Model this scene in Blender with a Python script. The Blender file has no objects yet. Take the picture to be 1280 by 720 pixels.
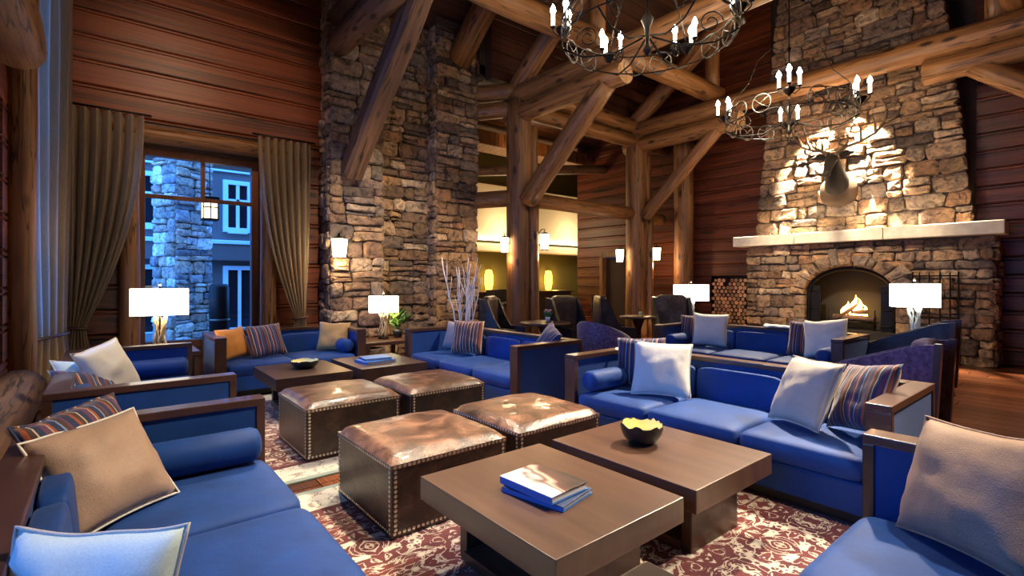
import bpy, bmesh, math, random
from mathutils import Vector, Matrix, noise
random.seed(7)
R = math.radians
scene = bpy.context.scene
col = scene.collection

# ---------------------------------------------------------------- camera, world, exposure
cam_d = bpy.data.cameras.new('camera'); cam = bpy.data.objects.new('camera', cam_d); col.objects.link(cam)
cam_d.sensor_width = 36.0; cam_d.lens = 625.0 / 1280.0 * 36.0
cam_d.shift_y = -10.0 / 1280.0
cam_d.clip_start = 0.05; cam_d.clip_end = 200
cam.location = (0, 0, 1.41)
cam.rotation_euler = (R(90), 0, -math.atan2(0.6327, 0.7744))
scene.camera = cam

w = bpy.data.worlds.new('dusk_world'); scene.world = w; w.use_nodes = True
bg = w.node_tree.nodes['Background']
bg.inputs[0].default_value = (0.055, 0.25, 0.88, 1)
bg.inputs[1].default_value = 5.6

scene.view_settings.view_transform = 'Standard'
scene.view_settings.look = 'None'
scene.view_settings.gamma = 1.0
scene.view_settings.use_curve_mapping = False
scene.view_settings.exposure = 0.62

def portal(name, loc, rot, sx, sy):
    l = bpy.data.lights.new(name, 'AREA'); l.shape = 'RECTANGLE'; l.size = sx; l.size_y = sy
    l.cycles.is_portal = True
    o = bpy.data.objects.new(name, l); col.objects.link(o); o.location = loc; o.rotation_euler = rot
portal('window_portal_west', (-0.86, 4.7, 1.98), (0, R(-90), 0), 2.3, 3.0)
portal('window_portal_southwest', (-0.86, 1.25, 1.7), (0, R(-90), 0), 1.7, 1.7)
portal('window_portal_corner', (-0.86, 7.27, 3.0), (0, R(-90), 0), 4.4, .7)
portal('window_portal_north', (1.15, 8.95, 1.9), (R(-90), 0, 0), 1.5, 2.9)

# ---------------------------------------------------------------- materials
class NT:
    def __init__(s, name):
        s.m = bpy.data.materials.new(name); s.m.use_nodes = True
        s.t = s.m.node_tree; s.n = s.t.nodes
        s.b = s.n['Principled BSDF']; s.out = s.n['Material Output']
    def node(s, typ, **kw):
        n = s.n.new(typ)
        for k, v in kw.items(): setattr(n, k, v)
        return n
    def link(s, a, b): s.t.links.new(a, b)
    def coord(s, scale=(1, 1, 1), rand=False):
        tc = s.node('ShaderNodeTexCoord'); mp = s.node('ShaderNodeMapping')
        mp.inputs['Scale'].default_value = scale
        s.link(tc.outputs['Object'], mp.inputs[0])
        if rand:
            oi = s.node('ShaderNodeObjectInfo'); m = s.node('ShaderNodeMath', operation='MULTIPLY'); m.inputs[1].default_value = 37.0
            s.link(oi.outputs['Random'], m.inputs[0]); s.link(m.outputs[0], mp.inputs['Location'])
        return mp.outputs[0]
    def noise(s, vec, scale, detail=4, rough=.55, dist=0):
        n = s.node('ShaderNodeTexNoise'); n.inputs['Scale'].default_value = scale; n.inputs['Detail'].default_value = detail
        n.inputs['Roughness'].default_value = rough; n.inputs['Distortion'].default_value = dist
        s.link(vec, n.inputs['Vector']); return n.outputs['Fac']
    def ramp(s, fac, stops, interp='LINEAR'):
        r = s.node('ShaderNodeValToRGB'); cr = r.color_ramp; cr.interpolation = interp
        while len(cr.elements) < len(stops): cr.elements.new(0.5)
        for e, (p, c) in zip(cr.elements, stops):
            e.position = p; e.color = (c[0], c[1], c[2], 1)
        s.link(fac, r.inputs[0]); return r.outputs[0]
    def mix(s, a, b, fac=.5, mode='MIX'):
        n = s.node('ShaderNodeMix', data_type='RGBA', blend_type=mode)
        for sock, v in ((n.inputs[0], fac), (n.inputs[6], a), (n.inputs[7], b)):
            if hasattr(v, 'node'): s.link(v, sock)
            elif isinstance(v, (int, float)): sock.default_value = v
            else: sock.default_value = (v[0], v[1], v[2], 1)
        return n.outputs[2]
    def math(s, op, a, b=0.0):
        n = s.node('ShaderNodeMath', operation=op)
        for i, v in enumerate((a, b)):
            if hasattr(v, 'node'): s.link(v, n.inputs[i])
            else: n.inputs[i].default_value = v
        return n.outputs[0]
    def bump(s, h, strength=.3, dist=.02):
        n = s.node('ShaderNodeBump'); n.inputs['Strength'].default_value = strength; n.inputs['Distance'].default_value = dist
        s.link(h, n.inputs['Height']); s.link(n.outputs[0], s.b.inputs['Normal'])
    def set(s, color=None, rough=.6, metal=0, spec=.5, sheen=0, coat=0):
        if color is not None:
            if hasattr(color, 'node'): s.link(color, s.b.inputs['Base Color'])
            else: s.b.inputs['Base Color'].default_value = (color[0], color[1], color[2], 1)
        s.b.inputs['Roughness'].default_value = rough; s.b.inputs['Metallic'].default_value = metal
        s.b.inputs['Specular IOR Level'].default_value = spec
        s.b.inputs['Sheen Weight'].default_value = sheen; s.b.inputs['Coat Weight'].default_value = coat
        return s.m
M = {}
def objrand(t, lo, hi):
    oi = t.node('ShaderNodeObjectInfo'); mr = t.node('ShaderNodeMapRange')
    mr.inputs['To Min'].default_value = lo; mr.inputs['To Max'].default_value = hi
    t.link(oi.outputs['Random'], mr.inputs['Value']); return mr.outputs[0]
def scaled(t, c, f):
    n = t.node('ShaderNodeVectorMath', operation='SCALE'); t.link(c, n.inputs[0]); t.link(f, n.inputs['Scale']); return n.outputs[0]
def wood(name, dark, light, stretch=(1, 1, 8), scale=6, rough=.5, vary=.25, bump=.25, coat=0, knots=0, spec=.5):
    t = NT(name)
    v = t.coord(tuple(1.0 / s if s > 1 else 1.0 for s in stretch), rand=True)
    f = t.noise(v, scale * 2, 6, .6, .4)
    c = t.ramp(f, [(.25, dark), (.48, [(a + b) / 2 for a, b in zip(dark, light)]), (.72, light)])
    f2 = t.noise(v, scale * .6, 2)
    c = t.mix(c, [d * .55 for d in dark], t.ramp(f2, [(.52, (0, 0, 0)), (.75, (.55, .55, .55))]))
    if knots:
        vo = t.node('ShaderNodeTexVoronoi'); vo.inputs['Scale'].default_value = knots
        t.link(t.coord(tuple(1.0 / (1 + (s - 1) * .12) for s in stretch), rand=True), vo.inputs['Vector'])
        c = t.mix(c, [d * .22 for d in dark], t.ramp(vo.outputs['Distance'], [(.10, (.95, .95, .95)), (.20, (0, 0, 0))]))
        ck = t.noise(t.coord(tuple(1.0 / (s * 1.6) if s > 1 else 1.0 for s in stretch), rand=True), scale * 1.3, 3, .5, .2)
        c = t.mix(c, [d * .18 for d in dark], t.ramp(t.math('ABSOLUTE', t.math('SUBTRACT', ck, .5)), [(.004, (.85, .85, .85)), (.016, (0, 0, 0))]))
    if vary: c = scaled(t, c, objrand(t, 1 - vary, 1 + vary))
    t.bump(f, bump, .01)
    M[name] = t.set(c, rough, coat=coat, spec=spec)
wood('log', (.095, .036, .011), (.37, .168, .056), (1, 1, 14), 7, .5, .14, .6, knots=4.2)
wood('log_dark', (.075, .036, .022), (.24, .125, .07), (1, 1, 14), 7, .55, .1, .6, knots=4)
wood('log_end', (.30, .15, .06), (.58, .36, .18), (1, 1, 1), 10, .7, .1, .3)
wood('wall_board', (.042, .0085, .003), (.225, .050, .0135), (16, 16, 1), 7, .45, .22, .5, knots=3.2)
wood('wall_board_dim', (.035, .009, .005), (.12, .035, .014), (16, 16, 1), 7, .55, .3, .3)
wood('roof_board', (.045, .016, .008), (.13, .048, .022), (16, 1, 1), 6, .6, .3, .2)
wood('floor_board', (.045, .012, .006), (.25, .080, .030), (1, 14, 1), 8, .28, .45, .2, coat=.25)
wood('frame_wood', (.042, .017, .011), (.105, .043, .026), (6, 6, 6), 5, .35, .12, .06, coat=.25)
wood('table_wood', (.050, .022, .013), (.118, .057, .033), (1, 10, 3), 5, .36, .10, .06, coat=.15)
wood('table_dark', (.05, .026, .018), (.10, .052, .034), (1, 10, 3), 5, .35, .10, .06, coat=.15)
wood('window_wood', (.10, .035, .016), (.22, .085, .035), (1, 1, 8), 6, .45, .1, .15)
wood('bark', (.07, .035, .02), (.22, .12, .07), (1, 1, 3), 10, .8, .3, .5)
wood('log_cut', (.28, .13, .06), (.62, .36, .2), (1, 1, 1), 9, .8, .45, .2)
wood('driftwood', (.16, .11, .06), (.55, .45, .30), (1, 1, 5), 14, .5, .1, .4)

def stone(name, stops, gain=1.0):
    t = NT(name)
    oi = t.node('ShaderNodeObjectInfo')
    base = t.ramp(oi.outputs['Random'], [(i / (len(stops) - 1), [c * gain for c in s]) for i, s in enumerate(stops)])
    v = t.coord((1, 1, 1), rand=True)
    f = t.noise(v, 9, 8, .65, .6); f2 = t.noise(v, 2.6, 3, .5)
    c = t.mix(base, t.ramp(f, [(.32, (.12, .09, .07)), (.5, (1, 1, 1)), (.68, (1.7, 1.5, 1.25))]), .9, 'MULTIPLY')
    c = t.mix(c, t.ramp(f2, [(.35, (.62, .55, .62)), (.65, (1.2, 1.08, .9))]), .7, 'MULTIPLY')
    t.bump(f, 1.0, .07)
    M[name] = t.set(c, .75, spec=.35)
STN = [(.34, .24, .15), (.16, .11, .075), (.46, .32, .20), (.20, .165, .15), (.38, .22, .12), (.56, .45, .33), (.11, .085, .075), (.42, .29, .18), (.24, .14, .08)]
stone('stone_warm', STN, 1.0)
stone('stone_dusk_lit', [(a * 1.0, b * 1.15, c * 1.5) for a, b, c in STN], 1.9)  # paler, bluer copy: bright dusk light put into the stone colour
stone('stone_cool', [(a * .95, b * 1.0, c * 1.12) for a, b, c in STN], 1.0)
t = NT('mortar'); f = t.noise(t.coord(), 30, 5); t.bump(f, .6, .02); M['mortar'] = t.set(t.ramp(f, [(.3, (.07, .052, .038)), (.7, (.16, .12, .085))]), .95)
t = NT('mantel_stone'); f = t.noise(t.coord(), 6, 7, .6); t.bump(f, .35, .02); M['mantel_stone'] = t.set(t.ramp(f, [(.3, (.70, .60, .45)), (.7, (.93, .85, .70))]), .7)
def fabric(name, c, rough=.85, sheen=.4, var=.12, scale=220, bump=.12):
    t = NT(name); v = t.coord()
    f = t.noise(v, scale, 2); f2 = t.noise(v, 5, 3)
    cc = t.mix(t.ramp(f2, [(.3, [x * (1 - var) for x in c]), (.7, [min(1, x * (1 + var)) for x in c])]), t.ramp(f, [(.3, (.82, .82, .82)), (.7, (1.1, 1.1, 1.1))]), .6, 'MULTIPLY')
    h = t.math('ADD', t.math('MULTIPLY', f, .15), f2); t.bump(h, bump, .02)
    M[name] = t.set(cc, rough, sheen=sheen, spec=.3)
fabric('blue', (.006, .056, .265), .6, .10, .2, 220, .3)
fabric('blue_panel', (.008, .056, .24), .6, .1)
fabric('piping_blue', (.012, .04, .16))
fabric('cream', (.90, .85, .76), .8, .1, .04, 220, .4)
fabric('beige', (.72, .61, .48), .6, .1, .06, 220, .5)
fabric('tan', (.50, .325, .225), .5, .15, .08, 220, .5)
fabric('gold', (.62, .35, .12), .6, .3, .06)
fabric('orange', (.72, .28, .05), .6, .3, .06)
fabric('mauve', (.42, .34, .36), .7, .3, .06)
fabric('pale_blue', (.66, .80, .78), .7, .3, .05)
fabric('rust', (.26, .10, .04), .7, .3, .1)
def stripes(name, cols, period, axis=0, rough=.75):
    t = NT(name); tc = t.node('ShaderNodeTexCoord'); sp = t.node('ShaderNodeSeparateXYZ'); t.link(tc.outputs['Object'], sp.inputs[0])
    f = t.math('FRACT', t.math('MULTIPLY', t.math('ADD', sp.outputs[axis], 5.0), 1.0 / period))
    n = len(cols); tot = sum(wd for _, wd in cols); p = 0; st = []
    for c, wd in cols: st.append((p / tot, c)); p += wd
    c = t.ramp(f, st, 'CONSTANT')
    t.bump(t.noise(t.coord(), 200, 2), .12, .01)
    M[name] = t.set(c, rough, sheen=.3, spec=.3)
NAV, RST, CRM, BRN, LBL, PUR = (.025, .035, .10), (.34, .085, .035), (.62, .50, .36), (.085, .04, .03), (.22, .33, .55), (.15, .055, .11)
STR = [(NAV, 3), (RST, 1.6), (BRN, 2), (CRM, .7), (NAV, 2.4), (PUR, 2.4), (CRM, .6), (RST, 1.3), (NAV, 2.6), (LBL, .8), (BRN, 2), (PUR, 1.2)]
stripes('stripe_fine', STR, .17)
stripes('stripe_warm', [(RST, 3), (CRM, 1.5), (BRN, 2), (RST, 1), (CRM, 1), (PUR, 2), (RST, 2), (CRM, 1), (BRN, 1.5)], .14)
stripes('stripe_dark', [(NAV, 3), (PUR, 2), (BRN, 2), (LBL, .8), (NAV, 2), (RST, 1), (CRM, .6)], .12)
def leather(name, a, b, rough=.34):
    t = NT(name); v = t.coord((1, 1, 1), rand=True)
    f = t.noise(v, 5.5, 8, .68, .5)
    c = t.ramp(f, [(.34, a), (.50, [(x + y) * .38 for x, y in zip(a, b)]), (.64, b)])
    vo = t.node('ShaderNodeTexVoronoi'); vo.inputs['Scale'].default_value = 90; t.link(v, vo.inputs['Vector'])
    h = t.math('ADD', t.math('MULTIPLY', vo.outputs['Distance'], .35), f); t.bump(h, .35, .012)
    M[name] = t.set(c, rough, coat=.15)
leather('leather_shaded', (.013, .006, .004), (.075, .034, .021), .36)  # ottoman sides: shade put into the colour, darker than the tops
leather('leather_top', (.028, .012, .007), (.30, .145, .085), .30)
leather('leather_black', (.018, .014, .015), (.06, .05, .05), .33)
leather('leather_wing', (.04, .03, .03), (.15, .115, .10), .35)
def plain(name, c, rough=.5, metal=0, spec=.5, coat=0): t = NT(name); M[name] = t.set(c, rough, metal, spec, coat=coat)
plain('iron', (.022, .019, .017), .45, .85)
plain('iron_bright', (.16, .145, .125), .4, .8)
plain('brass_nail', (.80, .72, .60), .3, 1.0)
plain('black', (.010, .009, .009), .5)
plain('firebox', (.02, .016, .014), .9)
plain('bowl_black', (.012, .012, .013), .35)
plain('bowl_gold', (.84, .76, .36), .5)
plain('paper', (.80, .77, .70), .8)
plain('book_blue', (.045, .16, .46), .45)
plain('book_navy', (.03, .05, .13), .45)
plain('white', (.80, .78, .74), .6)
plain('branch_white', (.92, .90, .93), .5)
plain('green_leaf', (.10, .20, .035), .55)
plain('petal', (.75, .40, .32), .6)
plain('cream_wall', (.66, .55, .38), .8)
plain('plaster_green', (.12, .105, .03), .7)
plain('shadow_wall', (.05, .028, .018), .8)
plain('elk_fur', (.012, .007, .005), .9)
plain('elk_muzzle', (.022, .014, .010), .8)
plain('elk_ruff', (.075, .042, .024), .9)
plain('antler', (.11, .070, .042), .6)
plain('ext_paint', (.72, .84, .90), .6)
plain('ext_wall', (.16, .11, .10), .8)
plain('ext_ground', (.16, .15, .14), .9)
plain('glass_dark', (.012, .014, .02), .08)
t = NT('curtain_cloth'); v = t.coord(); sp = t.node('ShaderNodeSeparateXYZ'); t.link(v, sp.inputs[0])
f = t.noise(t.coord((60, 60, 2.5)), 3, 4); f3 = t.noise(t.coord((4, 4, 90)), 3, 2)
t.bump(t.math('ADD', f, f3), .2, .01)
_cc = t.set(t.mix(t.ramp(f, [(.25, (.20, .125, .055)), (.75, (.52, .36, .185))]), t.ramp(f3, [(.3, (.8, .8, .8)), (.7, (1.1, 1.1, 1.1))]), .6, 'MULTIPLY'), .7, sheen=.3)
tl = t.node('ShaderNodeBsdfTranslucent'); tl.inputs[0].default_value = (.55, .50, .42, 1); mx = t.node('ShaderNodeMixShader'); mx.inputs[0].default_value = .5
t.link(t.b.outputs[0], mx.inputs[1]); t.link(tl.outputs[0], mx.inputs[2]); t.link(mx.outputs[0], t.out.inputs[0]); M['curtain_cloth'] = _cc
def emis(name, c, s):
    t = NT(name); t.set((0, 0, 0)); t.b.inputs['Emission Color'].default_value = (*c, 1); t.b.inputs['Emission Strength'].default_value = s; M[name] = t.m
emis('bulb', (1, .88, .68), 45)
emis('candle_tube', (1, .90, .72), 6)
emis('lantern_glow', (1, .80, .52), 9)
emis('amber_glow', (1, .50, .06), 3.2)
emis('cove_glow', (1, .86, .58), 4.5)
emis('downlight', (1, .85, .62), 14)
emis('ext_window_lit', (1, .62, .30), 1.2)
emis('ext_lantern', (1, .78, .42), 5)
emis('ember', (1, .22, .03), 4)
t = NT('shade'); t.set((.85, .80, .70), .9); t.b.inputs['Emission Color'].default_value = (1, .90, .72, 1); t.b.inputs['Emission Strength'].default_value = 2.6; M['shade'] = t.m
t = NT('flame'); v = t.coord(); sp = t.node('ShaderNodeSeparateXYZ'); t.link(v, sp.inputs[0])
t.set((0, 0, 0)); t.link(t.ramp(sp.outputs[2], [(0, (1, .62, .16)), (.30, (1, .45, .07)), (.48, (.9, .18, .02))]), t.b.inputs['Emission Color']); t.b.inputs['Emission Strength'].default_value = 16; M['flame'] = t.m
t = NT('glass'); tr = t.node('ShaderNodeBsdfTransparent'); gl = t.node('ShaderNodeBsdfGlossy'); gl.inputs['Roughness'].default_value = .02
fr = t.node('ShaderNodeFresnel'); fr.inputs['IOR'].default_value = 1.35; mx = t.node('ShaderNodeMixShader')
t.link(fr.outputs[0], mx.inputs[0]); t.link(tr.outputs[0], mx.inputs[1]); t.link(gl.outputs[0], mx.inputs[2]); t.link(mx.outputs[0], t.out.inputs[0]); M['glass'] = t.m
t = NT('lamp_glass'); t.set((.55, .68, .85), .12); t.b.inputs['Transmission Weight'].default_value = .5; M['lamp_glass'] = t.m
# printed book cover: dark field with a pale swirl
t = NT('book_cover'); v = t.coord()
sp = t.node('ShaderNodeSeparateXYZ'); t.link(v, sp.inputs[0])
gn = t.noise(v, 3.2, 2, .4, 1.4)
sw = t.math('ADD', t.math('MULTIPLY', sp.outputs[0], -3.0), t.math('ADD', t.math('MULTIPLY', sp.outputs[1], .8), gn))
M['book_cover'] = t.set(t.ramp(sw, [(.10, (.020, .012, .010)), (.34, (.09, .035, .025)), (.44, (.62, .40, .32)), (.50, (.10, .045, .035)), (.58, (.50, .47, .46)), (.70, (.80, .82, .85))]), .45)
# patterned upholstery
t = NT('floral'); v = t.coord(); vo = t.node('ShaderNodeTexVoronoi'); vo.inputs['Scale'].default_value = 16; t.link(v, vo.inputs['Vector'])
M['floral'] = t.set(t.mix(t.ramp(vo.outputs['Distance'], [(.22, (.50, .34, .26)), (.42, (.20, .10, .15))]), t.ramp(t.noise(v, 22, 3), [(.4, (.55, .5, .7)), (.6, (1.2, 1.1, 1.2))]), .7, 'MULTIPLY'), .7, sheen=.3)
t = NT('plum'); v = t.coord(); M['plum'] = t.set(t.ramp(t.noise(v, 28, 3), [(.35, (.055, .035, .10)), (.65, (.19, .13, .26))]), .6, sheen=.4)
# rug
def rugmat(name, hx, hy):
    t = NT(name); tc = t.node('ShaderNodeTexCoord'); sp = t.node('ShaderNodeSeparateXYZ'); t.link(tc.outputs['Object'], sp.inputs[0])
    px = t.math('PINGPONG', t.math('ADD', sp.outputs[0], 9.0), .42); py = t.math('PINGPONG', t.math('ADD', sp.outputs[1], 9.0), .34)
    cb = t.node('ShaderNodeCombineXYZ'); t.link(px, cb.inputs[0]); t.link(py, cb.inputs[1])
    vo = t.node('ShaderNodeTexVoronoi'); vo.feature = 'SMOOTH_F1'; vo.inputs['Scale'].default_value = 9.5; t.link(cb.outputs[0], vo.inputs['Vector'])
    wv = t.noise(cb.outputs[0], 7.5, 3, .5, 2.2)
    red = t.ramp(t.noise(cb.outputs[0], 3, 2), [(.4, (.095, .014, .016)), (.6, (.17, .026, .022))])
    vine = t.ramp(t.math('ABSOLUTE', t.math('SUBTRACT', wv, .5)), [(.022, (1, 1, 1)), (.04, (0, 0, 0))])
    flo = t.ramp(vo.outputs['Distance'], [(.17, (1, 1, 1)), (.24, (0, 0, 0))])
    c = t.mix(red, (.60, .50, .40), vine); c = t.mix(c, (.66, .58, .47), flo)
    c = t.mix(c, (.30, .09, .05), t.ramp(vo.outputs['Distance'], [(.05, (1, 1, 1)), (.09, (0, 0, 0))]))
    ex = t.math('SUBTRACT', hx, t.math('ABSOLUTE', sp.outputs[0])); ey = t.math('SUBTRACT', hy, t.math('ABSOLUTE', sp.outputs[1]))
    e = t.math('MINIMUM', ex, ey)
    bw = t.ramp(t.noise(cb.outputs[0], 16, 3, .5, 1.5), [(.55, (.68, .62, .50)), (.62, (.30, .22, .17))])
    inb = t.math('LESS_THAN', e, .34); c = t.mix(c, bw, inb)
    l1 = t.math('LESS_THAN', t.math('ABSOLUTE', t.math('SUBTRACT', e, .34)), .022); c = t.mix(c, (.11, .02, .02), l1)
    l2 = t.math('LESS_THAN', e, .05); c = t.mix(c, (.28, .33, .28), l2)
    t.bump(t.noise(tc.outputs['Object'], 180, 2), .4, .01)
    M[name] = t.set(c, .95, sheen=.3, spec=.1)

# ---------------------------------------------------------------- geometry helpers
def link(name, me, mat, parent=None, loc=(0, 0, 0), rot=None, scale=None):
    o = bpy.data.objects.new(name, me); col.objects.link(o)
    if parent: o.parent = parent
    o.location = loc
    if rot is not None: o.rotation_euler = rot
    if scale is not None: o.scale = scale
    return o
class MB:
    def __init__(s): s.v = []; s.f = []; s.mi = []; s.sm = []
    def add(s, vs, fs, mi=0, smooth=False):
        b = len(s.v); s.v += [tuple(v) for v in vs]
        for f in fs: s.f.append(tuple(b + i for i in f)); s.mi.append(mi); s.sm.append(smooth)
    def box(s, x0, x1, y0, y1, z0, z1, c=0.0, mi=0):
        if c <= 0:
            vs = [(x, y, z) for z in (z0, z1) for y in (y0, y1) for x in (x0, x1)]
            s.add(vs, [(0, 2, 3, 1), (4, 5, 7, 6), (0, 1, 5, 4), (2, 6, 7, 3), (0, 4, 6, 2), (1, 3, 7, 5)], mi)
        else:
            bm = bmesh.new(); bmesh.ops.create_cube(bm, size=1)
            for v in bm.verts: v.co = Vector(((x0 + x1) / 2 + v.co.x * (x1 - x0), (y0 + y1) / 2 + v.co.y * (y1 - y0), (z0 + z1) / 2 + v.co.z * (z1 - z0)))
            bmesh.ops.bevel(bm, geom=bm.edges[:], offset=c, segments=2, affect='EDGES', profile=.6)
            bm.verts.index_update()
            s.add([v.co[:] for v in bm.verts], [[v.index for v in f.verts] for f in bm.faces], mi); bm.free()
        return s
    def tube(s, pts, rad, n=8, cap=True, mi=0, capmi=None, closed=False, smooth=True):
        pts = [Vector(p) for p in pts]; m = len(pts)
        rs = rad if isinstance(rad, (list, tuple)) else [rad] * m
        rings = []; up = None
        for i, p in enumerate(pts):
            if closed: tg = pts[(i + 1) % m] - pts[i - 1]
            else: tg = pts[min(i + 1, m - 1)] - pts[max(i - 1, 0)]
            tg.normalize()
            if up is None: up = tg.orthogonal().normalized()
            else: up = (up - tg * up.dot(tg)); up = up.normalized() if up.length > 1e-6 else tg.orthogonal().normalized()
            sd = tg.cross(up)
            rings.append([p + (up * math.cos(a) + sd * math.sin(a)) * rs[i] for a in (2 * math.pi * k / n for k in range(n))])
        vs = [v for r in rings for v in r]; fs = []
        for i in range(m if closed else m - 1):
            j = (i + 1) % m
            for k in range(n): fs.append((i * n + k, i * n + (k + 1) % n, j * n + (k + 1) % n, j * n + k))
        s.add(vs, fs, mi, smooth)
        if cap and not closed:
            cm = mi if capmi is None else capmi
            s.add(rings[0], [tuple(reversed(range(n)))], cm); s.add(rings[-1], [tuple(range(n))], cm)
        return s
    def lathe(s, prof, n=20, mi=0, smooth=True, cx=0, cy=0):
        m = len(prof); vs = []
        for r, z in prof: vs += [(cx + r * math.cos(2 * math.pi * k / n), cy + r * math.sin(2 * math.pi * k / n), z) for k in range(n)]
        fs = [(i * n + k, i * n + (k + 1) % n, (i + 1) * n + (k + 1) % n, (i + 1) * n + k) for i in range(m - 1) for k in range(n)]
        s.add(vs, fs, mi, smooth); return s
    def sup(s, c, h, e1=.3, e2=.2, nu=28, nv=12, mi=0):
        def sp(a, e): return math.copysign(abs(a) ** e, a)
        vs = []; fs = []
        for j in range(nv + 1):
            ph = -math.pi / 2 + math.pi * j / nv
            for i in range(nu):
                th = 2 * math.pi * (i + .5) / nu
                vs.append((c[0] + h[0] * sp(math.cos(ph), e1) * sp(math.cos(th), e2), c[1] + h[1] * sp(math.cos(ph), e1) * sp(math.sin(th), e2), c[2] + h[2] * sp(math.sin(ph), e1)))
        for j in range(nv):
            for i in range(nu): fs.append((j * nu + i, j * nu + (i + 1) % nu, (j + 1) * nu + (i + 1) % nu, (j + 1) * nu + i))
        s.add(vs, fs, mi, True); return s
    def prism(s, poly, axis, a, b, mi=0):
        n = len(poly); vs = []
        for t_ in (a, b):
            for (p, q) in poly: vs.append({0: (t_, p, q), 1: (p, t_, q), 2: (p, q, t_)}[axis])
        fs = [tuple(range(n)), tuple(reversed(range(n, 2 * n)))] + [(i, i + n, (i + 1) % n + n, (i + 1) % n) for i in range(n)]
        s.add(vs, fs, mi); return s
    def mesh(s, name, mats):
        me = bpy.data.meshes.new(name); me.from_pydata(s.v, [], s.f)
        for m in (mats if isinstance(mats, (list, tuple)) else [mats]): me.materials.append(M[m])
        me.polygons.foreach_set('material_index', s.mi); me.polygons.foreach_set('use_smooth', s.sm)
        bm = bmesh.new(); bm.from_mesh(me); bmesh.ops.remove_doubles(bm, verts=bm.verts, dist=1e-5); bmesh.ops.recalc_face_normals(bm, faces=bm.faces); bm.to_mesh(me); bm.free()
        me.update(); return me
    def build(s, name, mats, parent=None, loc=(0, 0, 0), rot=None):
        return link(name, s.mesh(name, mats), mats, parent, loc, rot)
def tag(o, label, cat, group=None):
    o['label'] = label; o['category'] = cat
    if group: o['group'] = group
    return o
def struct(o, label=None): 
    o['kind'] = 'structure'
    if label: o['label'] = label
    return o
def thing(name, label, cat, loc=(0, 0, 0), rz=0, group=None):
    o = bpy.data.objects.new(name, None); col.objects.link(o); o.empty_display_size = .1
    o.location = loc; o.rotation_euler = (0, 0, rz); return tag(o, label, cat, group)
def dup(root, loc, rz, label, group=None):
    r = root.copy(); col.objects.link(r); r.location = loc; r.rotation_euler = (0, 0, rz); r['label'] = label
    if group: r['group'] = group
    for ch in list(root.children):
        c = ch.copy(); col.objects.link(c); c.parent = r
        for g in ch.children:
            d = g.copy(); col.objects.link(d); d.parent = c
    return r
def plight(name, loc, e, c, r=.05):
    l = bpy.data.lights.new(name, 'POINT'); l.energy = e; l.color = c; l.shadow_soft_size = r
    o = bpy.data.objects.new(name, l); col.objects.link(o); o.location = loc; return o
def slight(name, loc, target, e, c, ang, blend=.6, r=.05):
    l = bpy.data.lights.new(name, 'SPOT'); l.energy = e; l.color = c; l.spot_size = R(ang); l.spot_blend = blend; l.shadow_soft_size = r
    o = bpy.data.objects.new(name, l); col.objects.link(o); o.location = loc
    o.rotation_euler = (Vector(target) - Vector(loc)).to_track_quat('-Z', 'Y').to_euler(); return o

def grid_holes(u0, u1, z0, z1, holes):
    us = sorted({u0, u1, *[min(max(h[i], u0), u1) for h in holes for i in (0, 1)]}); zs = sorted({z0, z1, *[min(max(h[i], z0), z1) for h in holes for i in (2, 3)]})
    for a, b in zip(us, us[1:]):
        for c, d in zip(zs, zs[1:]):
            mu, mz = (a + b) / 2, (c + d) / 2
            if not any(h[0] < mu < h[1] and h[2] < mz < h[3] for h in holes): yield a, b, c, d
def wall(name, axis, pos, thick, u0, u1, z0, z1, holes, mat):
    mb = MB()
    for a, b, c, d in grid_holes(u0, u1, z0, z1, holes):
        if axis == 1: mb.box(a, b, min(pos, pos + thick), max(pos, pos + thick), c, d)
        else: mb.box(min(pos, pos + thick), max(pos, pos + thick), a, b, c, d)
    return struct(mb.build(name, mat))
_bd = {}
def board_mesh(h, mat):
    if (h, mat) not in _bd:
        # unit length along x, profile in y (towards the room = -y) and z
        pr = [(0, 0), (-.022, .004), (-.036, .018), (-.036, h - .070), (-.014, h - .060), (-.014, h - .050), (-.036, h - .042), (-.036, h - .020), (-.022, h - .006), (0, h - .002)]
        _bd[(h, mat)] = MB().prism(pr, 0, 0, 1).mesh('plank', mat)
    return _bd[(h, mat)]
def boards(parent, origin, rz, length_range, z0, z1, h, holes, mat, maxlen=4.2):
    """boards whose room side is local -y; u runs along local x"""
    me = board_mesh(h, mat); z = z0; k = 0
    while z < z1 - .02:
        segs = [length_range]
        for hu0, hu1, hz0, hz1 in holes:
            if hz0 < z + h * .5 < hz1:
                ns = []
                for a, b in segs:
                    if hu0 > a: ns.append((a, min(b, hu0)))
                    if hu1 < b: ns.append((max(a, hu1), b))
                segs = [(a, b) for a, b in ns if b - a > .02]
        for a, b in segs:
            cuts = [a]
            while b - cuts[-1] > maxlen * 1.15:
                cuts.append(cuts[-1] + random.uniform(.62, 1) * maxlen)
            cuts.append(b)
            for p, q in zip(cuts, cuts[1:]):
                if q - p < .03: continue
                v = Matrix.Rotation(rz, 3, 'Z') @ Vector((p + .002, 0, 0))
                link('plank', me, mat, parent, (origin[0] + v.x, origin[1] + v.y, z), (0, 0, rz), (q - p - .004, 1, 1))
        z += h; k += 1
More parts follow.
